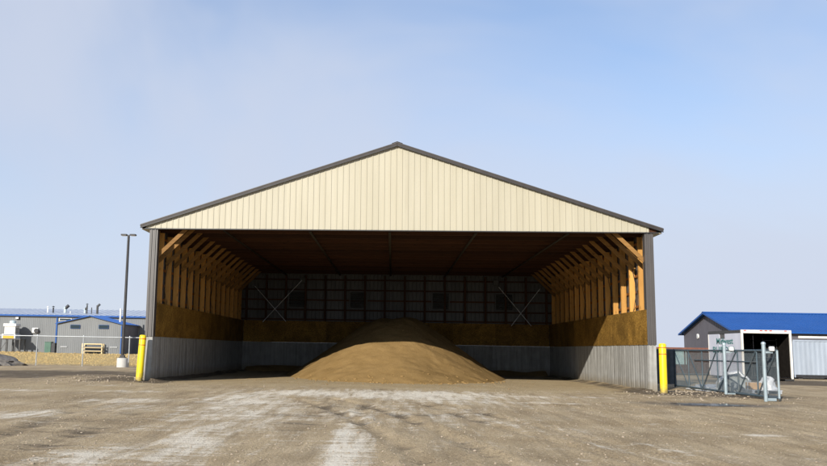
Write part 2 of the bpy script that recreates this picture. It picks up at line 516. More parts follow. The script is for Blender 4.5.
# ------------------------------------------------------------------ mesh building
class MB:
    def __init__(self):
        self.v, self.f = [], []

    def add(self, vs, fs):
        o = len(self.v)
        self.v += [tuple(p) for p in vs]
        self.f += [tuple(i + o for i in q) for q in fs]
        return self

    def box(self, x0, x1, y0, y1, z0, z1):
        vs = [(x, y, z) for z in (z0, z1) for y in (y0, y1) for x in (x0, x1)]
        return self.add(vs, [(0, 2, 3, 1), (4, 5, 7, 6), (0, 1, 5, 4), (2, 6, 7, 3), (0, 4, 6, 2), (1, 3, 7, 5)])

    def beam(self, p, q, w, h, side=(0, 1, 0)):
        """bar from p to q; w is the size along side, h the other"""
        p, q = Vector(p), Vector(q)
        d = (q - p).normalized()
        s = Vector(side)
        s = (s - d * s.dot(d)).normalized()
        u = d.cross(s)
        vs = []
        for c in (p, q):
            for a, b_ in ((-1, -1), (1, -1), (1, 1), (-1, 1)):
                vs.append(c + s * (a * w / 2) + u * (b_ * h / 2))
        return self.add(vs, [(3, 2, 1, 0), (4, 5, 6, 7), (0, 1, 5, 4), (1, 2, 6, 5), (2, 3, 7, 6), (3, 0, 4, 7)])

    def tube(self, p, q, r, n=8, r2=None, caps=True):
        p, q = Vector(p), Vector(q)
        r2 = r if r2 is None else r2
        d = (q - p).normalized()
        s = d.orthogonal().normalized()
        u = d.cross(s)
        vs = []
        for c, rr in ((p, r), (q, r2)):
            for i in range(n):
                a = 2 * math.pi * i / n
                vs.append(c + s * math.cos(a) * rr + u * math.sin(a) * rr)
        fs = [(i, (i + 1) % n, n + (i + 1) % n, n + i) for i in range(n)]
        if caps:
            fs += [tuple(range(n))[::-1], tuple(range(n, 2 * n))]
        return self.add(vs, fs)

    def lathe(self, c, prof, n=20):
        """profile of (radius, height) turned about z"""
        vs, fs = [], []
        for r, z in prof:
            for i in range(n):
                a = 2 * math.pi * i / n
                vs.append((c[0] + r * math.cos(a), c[1] + r * math.sin(a), c[2] + z))
        for k in range(len(prof) - 1):
            for i in range(n):
                j = (i + 1) % n
                fs.append((k * n + i, k * n + j, (k + 1) * n + j, (k + 1) * n + i))
        fs.append(tuple(range(n))[::-1])
        fs.append(tuple(range((len(prof) - 1) * n, len(prof) * n)))
        return self.add(vs, fs)

    def prism(self, pts, axis, a, b):
        """polygon pts (2-D) swept along axis from a to b"""
        n = len(pts)
        vs = []
        for t in (a, b):
            for p in pts:
                q = [p[0], p[1]]
                q.insert(axis, t)
                vs.append(q)
        fs = [(i, (i + 1) % n, n + (i + 1) % n, n + i) for i in range(n)]
        fs += [tuple(range(n))[::-1], tuple(range(n, 2 * n))]
        return self.add(vs, fs)

    def mesh(self, name, mat, off=(0, 0, 0), smooth=False):
        me = bpy.data.meshes.new(name)
        o = Vector(off)
        me.from_pydata([tuple(Vector(p) - o) for p in self.v], [], self.f)
        me.materials.append(mat)
        me.validate()
        import bmesh
        bm = bmesh.new()
        bm.from_mesh(me)
        bmesh.ops.recalc_face_normals(bm, faces=bm.faces)
        bm.to_mesh(me)
        bm.free()
        if smooth:
            me.shade_smooth()
            me.set_sharp_from_angle(angle=math.radians(40))
        return me

    def build(self, name, mat, parent=None, origin=None, smooth=False):
        """one mesh object; vertices are given in world space"""
        pw = world_loc(parent)
        org = Vector(origin) if origin is not None else pw
        ob = bpy.data.objects.new(name, self.mesh(name, mat, org, smooth))
        COL.objects.link(ob)
        if parent is not None:
            ob.parent = parent
        ob.location = org - pw
        return ob


def world_loc(o):
    v = Vector((0, 0, 0))
    while o is not None:
        v = v + o.location
        o = o.parent
    return v


def tag(o, label=None, cat=None, group=None, kind=None):
    for k, v in (('label', label), ('category', cat), ('group', group), ('kind', kind)):
        if v:
            o[k] = v
    return o


def thing(name, label, cat, loc, group=None):
    o = bpy.data.objects.new(name, None)
    COL.objects.link(o)
    o.location = loc
    o.empty_display_size = 0.3
    return tag(o, label, cat, group)


def dup(o, parent, loc=None):
    """another object on the same mesh data"""
    c = o.copy()
    COL.objects.link(c)
    c.parent = parent
    if loc is not None:
        c.location = loc
    return c


def dup_tree(o, parent, loc=None):
    c = dup(o, parent, loc)
    for ch in list(o.children):
        dup_tree(ch, c)
    return c


def add_bevel(o, w=0.01, seg=1):
    b = o.modifiers.new('edge', 'BEVEL')
    b.width = w
    b.segments = seg
    b.limit_method = 'ANGLE'
    return o


# ================================================================== THE SETTING
def grow(a, b, step, lo, hi, k=1.22):
    mid = list(np.arange(a, b + 1e-6, step))
    s, x = step, a
    left = []
    while x > lo:
        s *= k
        x -= s
        left.append(max(x, lo))
    s, x = step, b
    right = []
    while x < hi:
        s *= k
        x += s
        right.append(min(x, hi))
    return np.array(left[::-1] + mid + right)


xs = grow(-14, 15, 0.09, -2500, 2500)
ys = grow(-23, 10, 0.09, -400, 4000)
GX, GY = np.meshgrid(xs, ys)


def fbm(X, Y, scale, octv=4, seed=0):
    """smooth value noise"""
    out = np.zeros_like(X)
    amp, tot = 1.0, 0.0
    for o in range(octv):
        x = X / scale * 2 ** o + 17.3 * (seed + o)
        y = Y / scale * 2 ** o - 9.1 * (seed + o)
        xi, yi = np.floor(x), np.floor(y)
        fx, fy = x - xi, y - yi
        fx, fy = fx * fx * (3 - 2 * fx), fy * fy * (3 - 2 * fy)

        def h(a, b):
            s = np.sin(a * 127.1 + b * 311.7 + seed * 7.7) * 43758.5453
            return s - np.floor(s)
        n = (h(xi, yi) * (1 - fx) + h(xi + 1, yi) * fx) * (1 - fy) + (h(xi, yi + 1) * (1 - fx) + h(xi + 1, yi + 1) * fx) * fy
        out += amp * n
        tot += amp
        amp *= 0.5
    return out / tot


def blob(cx, cy, rx, ry, rot=0.0, p=1.0):
    c, s = math.cos(rot), math.sin(rot)
    u = ((GX - cx) * c + (GY - cy) * s) / rx
    v = (-(GX - cx) * s + (GY - cy) * c) / ry
    return np.exp(-(u * u + v * v) ** p)


def path_d(pts):
    """distance to a polyline"""
    d = np.full(GX.shape, 1e9)
    for (x0, y0), (x1, y1) in zip(pts[:-1], pts[1:]):
        dx, dy = x1 - x0, y1 - y0
        t = np.clip(((GX - x0) * dx + (GY - y0) * dy) / (dx * dx + dy * dy), 0, 1)
        d = np.minimum(d, np.hypot(GX - x0 - t * dx, GY - y0 - t * dy))
    return d


def arc(p0, p1, p2, n=14):
    return [((1 - t) ** 2 * p0[0] + 2 * t * (1 - t) * p1[0] + t * t * p2[0],
             (1 - t) ** 2 * p0[1] + 2 * t * (1 - t) * p1[1] + t * t * p2[1]) for t in np.linspace(0, 1, n)]


near = np.clip(1 - np.maximum(np.abs(GX) - 18, 0) / 10, 0, 1) * np.clip(1 - np.maximum(np.abs(GY + 6) - 22, 0) / 10, 0, 1)
GZ = (fbm(GX, GY, 2.2, 5, 3) - 0.5) * 0.04 * near
warp = (fbm(GX, GY, 1.3, 3, 5) - 0.5) * 0.25
# wheel ruts leading to the opening
ruts = [(arc((-5.6, -19.5), (-6.6, -13), (-8.0, -4.5)), 0.16, 0.022),
        (arc((-4.6, -21), (-4.9, -14), (-6.0, -5)), 0.18, 0.014),
        (arc((0.4, -22), (-0.2, -15), (-2.6, -8.5)), 0.13, 0.035),
        (arc((1.4, -22), (0.7, -14), (-1.6, -7.8)), 0.13, 0.035),
        (arc((-0.7, -15.5), (-1.0, -11), (-0.1, -3.5)), 0.10, 0.02),
        (arc((4.2, -21), (2.6, -16), (1.2, -9)), 0.12, 0.025),
        (arc((3.2, -21), (1.8, -16), (0.6, -9)), 0.12, 0.025),
        (arc((7.5, -16), (4.6, -12), (2.0, -3)), 0.16, 0.02),
        (arc((9.0, -13), (6.0, -10), (3.4, -3)), 0.16, 0.02)]
rutdark = np.zeros_like(GX)
for pts, wd, dp in ruts:
    d = path_d(pts) + warp * 0.35
    GZ += near * (-dp * np.exp(-(d / wd) ** 2) + dp * 0.55 * np.exp(-((np.abs(d) - wd * 2.1) / (wd * 0.7)) ** 2))
    rutdark += np.exp(-(d / (wd * 1.3)) ** 2) * min(1, dp * 26)
# churned soil banked against the left corner and the right wall end
bank = blob(-11.6, 2.0, 2.6, 3.4) * 0.13 + blob(-9.9, -0.2, 0.8, 1.0) * 0.10 + blob(10.5, -0.8, 2.2, 1.6) * 0.07
GZ += bank * (0.75 + 0.5 * fbm(GX, GY, 0.6, 4, 8))
GZ -= blob(8.6, -6.3, 1.9, 1.3) * 0.05
inside = np.clip((9.6 - np.abs(GX)) / 0.8, 0, 1) * np.clip((GY + 1.5) / 2.5, 0, 1) * (GY < 20)
GZ *= 1 - 0.6 * inside
GZ += 0.10 * np.exp(-((np.abs(GX) - 8.87) / 0.28) ** 2) * (GY > -0.1) * (GY < 19) * (np.abs(GX) < 8.95) * (0.4 + fbm(GX, GY, 0.9, 3, 2))
far_dir = np.clip((np.hypot(GX, GY) - 200) / 400, 0, 1)
GZ -= far_dir * 1.0
GZ[(GX < -40) & (GY > 70)] *= 0.2

salt = np.zeros_like(GX)
for cx, cy, rx, ry, rot, a in [(0.6, -4.3, 3.6, 2.3, 0, 0.74), (-2.4, -5.0, 2.2, 2.2, 0.2, 0.66), (-3.9, -7.6, 1.3, 3.4, -0.15, 0.60),
                               (-3.4, -12.5, 0.9, 4.5, 0.06, 0.46), (-2.9, -18.0, 0.6, 4.2, 0.08, 0.58), (-3.6, -20.6, 0.9, 2.0, 0, 0.48),
                               (-0.72, -19.2, 0.34, 4.6, 0.02, 0.74), (-1.0, -13.0, 0.55, 3.0, 0.1, 0.46), (1.5, -8.0, 2.2, 2.0, 0, 0.42), (0.4, -5.8, 3.2, 2.5, 0, 0.68), (-3.6, -9.6, 1.2, 2.6, 0, 0.6),
                               (-7.0, -15.0, 0.9, 1.3, 0, 0.56), (-6.6, -10.5, 1.2, 1.2, 0.3, 0.50), (-10.7, -6.9, 1.2, 0.8, 0, 0.5),
                               (-9.4, -3.4, 1.3, 0.7, 0, 0.40), (-7.6, -6.4, 1.2, 1.0, 0, 0.44), (-5.6, -12.5, 0.9, 2.0, 0.1, 0.34),
                               (3.8, -4.6, 1.4, 0.6, -0.1, 0.60), (5.8, -4.3, 1.0, 0.35, -0.1, 0.48), (3.6, -7.6, 1.7, 0.45, -0.3, 0.54),
                               (6.15, -15.8, 0.32, 0.26, 0, 0.66), (5.1, -15.4, 0.28, 0.2, 0, 0.48),
                               (3.0, -18.6, 0.14, 1.8, 0.28, 0.40), (3.7, -18.2, 0.12, 1.5, 0.28, 0.36), (2.3, -15.0, 0.7, 2.2, 0.3, 0.26),
                               (0.5, -12.0, 3.0, 5.0, 0, 0.28), (0.2, -5.2, 5.0, 3.2, 0, 0.52), (-3.2, -13.0, 1.9, 6.0, 0.05, 0.42)]:
    salt = np.maximum(salt, min(a * 1.15, 0.86) * blob(cx, cy, rx, ry, rot, 1.3))
salt -= np.clip(rutdark, 0, 1) * 0.22
salt = np.clip(salt, 0, 1)
sandy = np.clip((GY + 2.6 + (fbm(GX, GY, 1.5, 4, 12) - 0.5) * 3) / 1.6, 0, 1) * (np.abs(GX) < 9.3) * (GY < 19)
sandy = np.maximum(sandy, blob(-11, -5.0, 5.0, 2.4, 0, 2) * 0.6)
churn = 0.92 * blob(-14.8, 6.0, 6.5, 7.2, 0.0, 2) + 0.85 * blob(-9.6, -0.3, 1.3, 1.0) + 0.95 * blob(10.6, -1.0, 3.2, 2.6, 0, 1.5) + 0.42 * np.clip(rutdark, 0, 1)
churn += 1.3 * blob(22, 15.0, 7, 4.6, 0, 2) + 0.32 * blob(-5.0, -18, 2.2, 4.5, 0.15) + 0.34 * blob(0.8, -12, 2.4, 3.0) + 0.30 * blob(-1.9, -14, 0.9, 5, 0.05)
churn += 0.7 * np.exp(-((np.abs(GX) - 8.6) / 0.45) ** 2) * (GY > -1) * (GY < 19)
churn = np.clip(churn, 0, 1.2)
grass = ((GX < -9.5) & (GY > 21.6)) | ((GX < -25) & (GY > 21.6)) | (GY > 70)
grass = grass.astype(float) * np.clip((GY - 21.4) / 1.0, 0, 1)
wet = np.clip(1.2 * blob(8.7, -6.3, 1.9, 1.0, 0, 1.4) * (0.45 + fbm(GX, GY, 0.8, 3, 4)), 0, 1) + 0.6 * blob(12.2, -9.4, 1.4, 0.5)
wet = np.clip(wet, 0, 0.9)

ny, nx = GX.shape
verts = np.stack([GX.ravel(), GY.ravel(), GZ.ravel()], 1)
idx = np.arange(nx * ny).reshape(ny, nx)
quads = np.stack([idx[:-1, :-1], idx[:-1, 1:], idx[1:, 1:], idx[1:, :-1]], -1).reshape(-1, 4)
gm = bpy.data.meshes.new('ground')
gm.vertices.add(len(verts))
gm.vertices.foreach_set('co', verts.ravel().astype(np.float32))
gm.loops.add(quads.size)
gm.loops.foreach_set('vertex_index', quads.ravel().astype(np.int32))
gm.polygons.add(len(quads))
gm.polygons.foreach_set('loop_start', np.arange(0, quads.size, 4, dtype=np.int32))
gm.update(calc_edges=True)
gm.shade_smooth()
for nm, arr in (('salt', salt), ('sandy', sandy), ('churned', churn), ('grass', grass), ('wet', wet)):
    at = gm.attributes.new(nm, 'FLOAT', 'POINT')
    at.data.foreach_set('value', arr.ravel().astype(np.float32))
gm.materials.append(M['ground'])
ground = bpy.data.objects.new('ground', gm)
COL.objects.link(ground)
tag(ground, kind='structure')


def gz(x, y):
    i = min(max(int(np.searchsorted(xs, x)), 1), nx - 1)
    j = min(max(int(np.searchsorted(ys, y)), 1), ny - 1)
    tx = (x - xs[i - 1]) / (xs[i] - xs[i - 1])
    ty = (y - ys[j - 1]) / (ys[j] - ys[j - 1])
    return float((GZ[j - 1, i - 1] * (1 - tx) + GZ[j - 1, i] * tx) * (1 - ty) + (GZ[j, i - 1] * (1 - tx) + GZ[j, i] * tx) * ty)


# puddle at the foot of the right bollard: level sheet in the dip
pb = MB()
pz = gz(8.7, -6.3) + 0.018
ring = []
for i in range(56):
    a = 2 * math.pi * i / 56
    k = 0.62 + 0.75 * mnoise.noise(Vector((math.cos(a) * 2.6, math.sin(a) * 2.6, 3.1))) + 0.2 * mnoise.noise(Vector((math.cos(a) * 7, math.sin(a) * 7, 1.1)))
    ring.append((8.75 + 1.75 * k * math.cos(a), -6.35 + 0.85 * k * math.sin(a), pz))
pb.add([(8.75, -6.35, pz)] + ring, [(0, i + 1, (i + 1) % 56 + 1) for i in range(56)])
tag(pb.build('puddle', M['water']), kind='structure')

# ================================================================== THE BARN
W2, LB = 9.15, 18.85            # half width, inner length
XI = 8.87                       # inner face of the side walls
HC, HP, HS = 1.65, 2.90, 5.642  # concrete, plywood, soffit
APEX, EAVE_X, SL = 8.92, 9.48, 0.33
YB = LB + 0.29
barn = thing('storage_barn', 'big open fronted timber barn with cream ribbed gable and brown trim over a sand pile', 'barn', (0, 0, 0))


def zr(x):
    return APEX - SL * abs(x)


# --- concrete panels, 0.6 m wide with recessed joints
def concrete_panel(w, t, h):
    """inner face at x=0 (visible side -x), thickness +x, width along y"""
    c, d = 0.02, 0.012
    mb = MB()
    h2 = w / 2
    pts = [(d, 0.001), (d, 0.12 * w), (0.0, 0.12 * w + c), (0.0, h2 - c), (c * 0.7, h2 - 0.004), (c * 0.7, h2 + 0.004), (0.002, h2 + c), (0.002, 0.88 * w - c), (d, 0.88 * w), (d, w - 0.001), (t, w - 0.001), (t, 0.001)]
    n = len(pts)
    mb.prism(pts, 2, -0.25, h)
    return mb


n_side = 32
step = YB / n_side
base_r = concrete_panel(step, W2 - XI, HC).build('concrete_panel', M['concrete'], barn, (0, 0, 0))
base_r.location = (XI, 0, 0)
panel_mesh = base_r.data
mbl = MB()
mbl.v = [(-x, y, z) for x, y, z in concrete_panel(step, W2 - XI, HC).v]
mbl.f = concrete_panel(step, W2 - XI, HC).f
base_l = mbl.build('concrete_panel', M['concrete'], barn, (0, 0, 0))
base_l.location = (-XI, 0, 0)
for i in range(1, n_side):
    j = random.uniform(-0.003, 0.003)
    dup(base_r, barn, (XI + j, i * step, 0))
    dup(base_l, barn, (-XI + j, i * step, 0))
nb = 30
sb = 2 * (XI - 0.004) / nb
mbb = MB()
src = concrete_panel(sb, YB - LB, HC)
mbb.v = [(y, x, z) for x, y, z in src.v]
mbb.f = src.f
base_b = mbb.build('concrete_panel', M['concrete'], barn, (0, 0, 0))
base_b.location = (-XI + 0.004, LB, 0)
for i in range(1, nb):
    dup(base_b, barn, (-XI + 0.004 + i * sb, LB + random.uniform(-0.003, 0.003), 0))

# --- plywood sheets 2.44 x 1.25
sheet_len = 2.44


def sheet(x0, x1, y0, y1):
    return MB().box(x0, x1, y0, y1, HC + 0.004, HP)


k = 0
y = 0.02
first = {}
while y < LB - 0.05:
    y1 = min(y + sheet_len, LB - 0.03)
    for s in (-1, 1):
        xa, xb = s * (XI - 0.012), s * (XI + 0.008)
        jit = random.uniform(-0.004, 0.004)
        o = sheet(min(xa, xb) + jit, max(xa, xb) + jit, y + 0.006, y1 - 0.006).build('plywood_sheet', M['ply'], barn, (s * XI, (y + y1) / 2, 2.3))
    y = y1
x = -XI + 0.03
while x < XI - 0.05:
    x1 = min(x + sheet_len, XI - 0.03)
    jit = random.uniform(-0.004, 0.004)
    sheet(x + 0.003, x1 - 0.003, LB - 0.012 + jit, LB + 0.008 + jit).build('plywood_sheet', M['ply'], barn, ((x + x1) / 2, LB, 2.3))
    x = x1

# --- side wall posts, braces and trusses share the same frame spacing
FR = [0.97 + 1.225 * i for i in range(15)]
stud_r = MB().box(XI + 0.012, XI + 0.205, -0.055, 0.055, HC + 0.01, 5.60).build('wall_post', M['stud'], barn, (XI, 0, 0))
stud_r.location = (XI, FR[0], 0)
stud_l = MB().box(-XI - 0.205, -XI - 0.012, -0.055, 0.055, HC + 0.01, 5.60).build('wall_post', M['stud'], barn, (-XI, 0, 0))
stud_l.location = (-XI, FR[0], 0)
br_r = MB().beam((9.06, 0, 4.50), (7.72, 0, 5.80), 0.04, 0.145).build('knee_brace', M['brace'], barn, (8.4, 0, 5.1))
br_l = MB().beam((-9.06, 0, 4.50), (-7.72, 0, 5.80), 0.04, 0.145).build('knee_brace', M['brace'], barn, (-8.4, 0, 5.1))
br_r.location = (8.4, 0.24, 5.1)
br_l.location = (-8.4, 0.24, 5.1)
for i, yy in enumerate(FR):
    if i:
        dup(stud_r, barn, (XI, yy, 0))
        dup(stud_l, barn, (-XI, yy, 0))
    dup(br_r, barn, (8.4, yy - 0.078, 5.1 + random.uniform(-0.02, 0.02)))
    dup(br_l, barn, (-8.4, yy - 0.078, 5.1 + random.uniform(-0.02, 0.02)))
# --- corner posts behind the cladding
for s in (-1, 1):
    MB().box(s * 8.98 - 0.09, s * 8.98 + 0.09, 0.27, 0.40, HC + 0.005, 5.60).build('corner_post', M['stud'], barn, (s * 8.98, 0.33, HC))

# --- girts and outer cladding of the long sides
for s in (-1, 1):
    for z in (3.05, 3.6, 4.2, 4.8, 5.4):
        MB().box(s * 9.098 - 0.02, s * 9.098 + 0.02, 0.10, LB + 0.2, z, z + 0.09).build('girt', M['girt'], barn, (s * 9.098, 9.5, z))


def rib_sheet(w, h, nr, d=0.022):
    """ribbed sheet: width along x from 0 to w, ribs stand out to -y"""
    pts = []
    p = w / nr
    for i in range(nr):
        a = i * p
        pts += [(a, 0), (a + p * 0.40, 0), (a + p * 0.47, -d), (a + p * 0.57, -d), (a + p * 0.64, 0)]
    pts.append((w, 0))
    mb = MB()
    n = len(pts)
    mb.v = [(x, y_, 0) for x, y_ in pts] + [(x, y_, h) for x, y_ in pts]
    mb.f = [(i, i + 1, n + i + 1, n + i) for i in range(n - 1)]
    return mb


sw = (LB + 0.26) / 21
for s in (-1, 1):
    src = rib_sheet(sw, 5.86 - HC, 4)
    mb = MB()
    mb.v = [(-s * y_ , x_, z_) for x_, y_, z_ in src.v]
    mb.f = src.f
    base = mb.build('side_cladding_sheet', M['grey_brown'], barn, (0, 0, 0))
    base.location = (s * 9.128, 0.03, HC + 0.002)
    for i in range(1, 21):
        dup(base, barn, (s * 9.128, 0.03 + i * sw, HC + 0.002))

# --- steel cross bracing in the side wall bays
for s in (-1, 1):
    for b0 in (0, 3, 7):
        y0, y1 = FR[b0] + 0.06, FR[b0 + 1] - 0.06
        xx = s * (XI + 0.10)
        MB().tube((xx, y0, 2.92), (xx, y1, 4.6), 0.011, 6).build('tie_rod', M['dark_steel'], barn)
        MB().tube((xx + s * 0.025, y1, 2.92), (xx + s * 0.025, y0, 4.6), 0.011, 6).build('tie_rod', M['dark_steel'], barn)

# --- trusses
def build_truss(y):
    tr = bpy.data.objects.new('roof_truss', None)
    COL.objects.link(tr)
    tr.parent = barn
    tr.location = (0, y, 0)
    tr.empty_display_size = 0.2
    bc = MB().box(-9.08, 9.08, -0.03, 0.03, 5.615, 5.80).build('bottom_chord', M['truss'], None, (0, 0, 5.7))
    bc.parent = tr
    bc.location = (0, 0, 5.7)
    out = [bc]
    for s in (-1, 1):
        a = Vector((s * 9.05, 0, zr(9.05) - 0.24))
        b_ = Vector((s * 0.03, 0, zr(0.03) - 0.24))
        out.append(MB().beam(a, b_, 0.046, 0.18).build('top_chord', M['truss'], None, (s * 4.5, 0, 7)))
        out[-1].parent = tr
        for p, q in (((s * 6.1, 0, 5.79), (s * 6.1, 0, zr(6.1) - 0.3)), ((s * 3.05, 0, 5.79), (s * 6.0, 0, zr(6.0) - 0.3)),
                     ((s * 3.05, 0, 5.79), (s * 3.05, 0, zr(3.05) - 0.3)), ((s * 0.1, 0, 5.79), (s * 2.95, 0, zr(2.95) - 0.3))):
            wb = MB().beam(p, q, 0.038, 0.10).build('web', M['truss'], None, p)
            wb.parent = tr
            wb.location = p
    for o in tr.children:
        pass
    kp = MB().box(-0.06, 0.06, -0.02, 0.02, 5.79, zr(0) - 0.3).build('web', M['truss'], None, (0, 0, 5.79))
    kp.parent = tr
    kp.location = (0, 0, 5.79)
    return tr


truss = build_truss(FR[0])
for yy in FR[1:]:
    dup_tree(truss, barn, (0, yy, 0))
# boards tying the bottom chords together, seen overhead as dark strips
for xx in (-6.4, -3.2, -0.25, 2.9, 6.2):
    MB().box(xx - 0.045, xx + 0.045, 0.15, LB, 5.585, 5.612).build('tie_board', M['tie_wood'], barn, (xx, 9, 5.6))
# --- purlins and roof sheets
for s in (-1, 1):
    for i in range(16):
        d = 0.3 + i * 0.6
        if d > 9.2:
            break
        zc = zr(d) - 0.03 - 0.055
        MB().beam((s * d, 0.0, zc), (s * d, YB, zc), 0.04, 0.09, (1, 0, 0)).build('purlin', M['girt'], barn, (s * d, 9, zc))
rw = (YB + 0.25) / 21
for s in (-1, 1):
    pts = []
    for i in range(4):
        a = i * rw / 4
        pts += [(a, 0), (a + 0.13, 0), (a + 0.145, 0.022), (a + 0.17, 0.022), (a + 0.185, 0)]
    pts.append((rw, 0))
    n = len(pts)
    mb = MB()
    mb.v = [(0.0, y_, zr(0) + z_ - 0.01) for y_, z_ in pts] + [(s * (EAVE_X + 0.03), y_, zr(EAVE_X + 0.03) + z_ - 0.01) for y_, z_ in pts]
    mb.f = [(i, i + 1, n + i + 1, n + i) for i in range(n - 1)]
    base = mb.build('roof_sheet', M['roof_metal'], barn, (0, 0, 0))
    base.location = (0, -0.12, 0)
    for i in range(1, 21):
        dup(base, barn, (0, -0.12 + i * rw, 0))
rc = MB()
for s in (-1, 1):
    rc.beam((0, -0.12, zr(0) + 0.022), (0, YB + 0.15, zr(0) + 0.03), 0.02, 0.02, (1, 0, 0))
rc.prism([(-0.2, zr(0.2) + 0.016), (0, zr(0) + 0.02), (0.2, zr(0.2) + 0.016), (0.2, zr(0.2) + 0.030), (0, zr(0) + 0.036), (-0.2, zr(0.2) + 0.030)], 1, -0.135, YB + 0.15)
rc.build('ridge_cap', M['brown_trim'], barn)

# --- gable cladding: ribbed sheets cut to the roof slope
GSY = -0.035
rp = 0.2181
nsheet = 21
for i in range(nsheet):
    xa = -W2 - 0.16 + i * 4 * rp + 0.005
    xb = xa + 4 * rp
    pts = []
    for r in range(4):
        a = xa + r * rp
        pts += [(a, 0), (a + rp * 0.36, 0), (a + rp * 0.43, -0.017), (a + rp * 0.57, -0.017), (a + rp * 0.64, 0)]
    pts.append((xb, 0))
    if xa < 0 < xb:
        pts = sorted(pts + [(0.0, 0)], key=lambda q: q[0]) if not any(abs(p[0]) < 0.03 for p in pts) else pts
    pts = [(min(max(px_, -EAVE_X + 0.03), EAVE_X - 0.03), py_) for px_, py_ in pts]
    n = len(pts)
    mb = MB()
    off = random.uniform(-0.002, 0.002)
    jb = random.uniform(-0.003, 0.003)
    mb.v = [(px_, GSY + py_ + off, HS + 0.012 + jb) for px_, py_ in pts] + [(px_, GSY + py_ + off, max(zr(px_) - 0.10, HS + 0.02)) for px_, py_ in pts]
    mb.f = [(q, q + 1, n + q + 1, n + q) for q in range(n - 1)]
    mb.build('gable_sheet', M['cream'], barn, ((xa + xb) / 2, GSY, HS))
# header beam and dark drip trim below the gable, end wall liner behind it
MB().box(-8.85, 8.85, 0.05, 0.13, HS - 0.012, 5.93).build('header_beam', M['truss'], barn)
MB().box(-9.35, 9.35, -0.075, 0.02, HS - 0.025, HS + 0.008).build('drip_trim', M['black_metal'], barn)
# sheathing behind the cream sheets keeps the gable closed
shb = MB()
shb.prism([(-9.3, HS + 0.02), (9.3, HS + 0.02), (9.3, zr(9.3) - 0.06), (0, zr(0) - 0.06), (-9.3, zr(9.3) - 0.06)], 1, -0.012, 0.04)
shb.build('gable_sheathing', M['truss'], barn)
# rake trim along the gable, with a rolled upper lip
for s in (-1, 1):
    a, b_ = Vector((s * (EAVE_X + 0.02), -0.125, zr(EAVE_X + 0.02) - 0.075)), Vector((0, -0.125, zr(0) - 0.075))
    MB().beam(a, b_, 0.03, 0.11).build('rake_trim', M['brown_trim'], barn)
    lip = MB()
    d = Vector((0, -0.006, 0.06))
    lip.tube(a + d, b_ + d, 0.022, 10)
    lip.build('trim_lip', M['grey_brown'], barn, smooth=True)
    d = Vector((0, -0.008, -0.055))
    MB().beam(a + d, b_ + d, 0.05, 0.022).build('trim_hem', M['black_metal'], barn)
    # eave fascia, soffit and gutter line along the side
    MB().box(s * 9.49 - 0.015, s * 9.49 + 0.015, -0.10, YB + 0.1, HS + 0.03, zr(9.49) - 0.02).build('eave_fascia', M['brown_trim'], barn)
    MB().box(min(s * 9.16, s * 9.475), max(s * 9.156, s * 9.475), -0.03, YB, HS - 0.03, HS - 0.005).build('eave_soffit', M['cream'], barn)
    # brown corner cladding with ribs and return
    cc = MB()
    o0, o1 = 9.165, 8.86
    prof = [(o0, 0.30), (o0, -0.02), (o0 - 0.04, -0.02), (o0 - 0.055, -0.045), (o0 - 0.095, -0.045), (o0 - 0.11, -0.02), (o0 - 0.18, -0.02), (o0 - 0.195, -0.045), (o0 - 0.235, -0.045), (o0 - 0.25, -0.02), (o1, -0.02), (o1, 0.26), (o1 + 0.02, 0.26), (o1 + 0.02, 0.0), (o0 - 0.02, 0.0), (o0 - 0.02, 0.30)]
    cc.prism([(s * q[0], q[1]) for q in prof], 2, HC + 0.004, HS - 0.03)
    cc.build('corner_cladding', M['grey_brown'], barn, (s * 9.0, 0, HC))

# --- back wall: posts, girts, liner sheets, louvres
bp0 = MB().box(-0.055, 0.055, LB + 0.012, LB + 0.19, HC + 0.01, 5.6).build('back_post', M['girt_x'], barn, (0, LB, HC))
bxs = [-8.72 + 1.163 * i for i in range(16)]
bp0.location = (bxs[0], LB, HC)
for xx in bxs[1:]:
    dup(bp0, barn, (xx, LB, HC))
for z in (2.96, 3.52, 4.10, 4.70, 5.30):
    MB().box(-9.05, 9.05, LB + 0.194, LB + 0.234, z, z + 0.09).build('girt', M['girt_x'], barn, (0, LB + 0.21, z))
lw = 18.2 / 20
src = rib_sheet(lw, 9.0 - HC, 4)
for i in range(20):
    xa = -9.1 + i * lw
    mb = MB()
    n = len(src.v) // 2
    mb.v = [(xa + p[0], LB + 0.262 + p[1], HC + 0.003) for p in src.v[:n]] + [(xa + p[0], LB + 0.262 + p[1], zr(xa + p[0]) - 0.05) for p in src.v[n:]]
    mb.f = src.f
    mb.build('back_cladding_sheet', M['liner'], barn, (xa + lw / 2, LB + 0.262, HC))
lv = bpy.data.objects.new('louvre', None)
COL.objects.link(lv)
lv.parent = barn
lv.location = (-5.73, LB + 0.10, 4.17)
lf = MB()
for a in ((-0.53, -0.47, -0.52, 0.52), (0.47, 0.53, -0.52, 0.52), (-0.47, 0.47, -0.52, -0.46), (-0.47, 0.47, 0.46, 0.52)):
    lf.box(a[0], a[1], -0.05, 0.03, a[2], a[3])
lfo = lf.build('louvre_frame', M['liner'], None, (0, 0, 0))
lfo.parent = lv
for i in range(9):
    z = -0.41 + i * 0.1025
    so = MB().beam((-0.465, 0, 0), (0.465, 0, 0), 0.105, 0.008, (0, 0.72, 0.69)).build('slat', M['liner'], None, (0, 0, 0))
    so.parent = lv
    so.location = (0, 0.0, z)
for xx in (-2.13, 2.66, 6.32):
    dup_tree(lv, barn, (xx, LB + 0.10, 4.17))
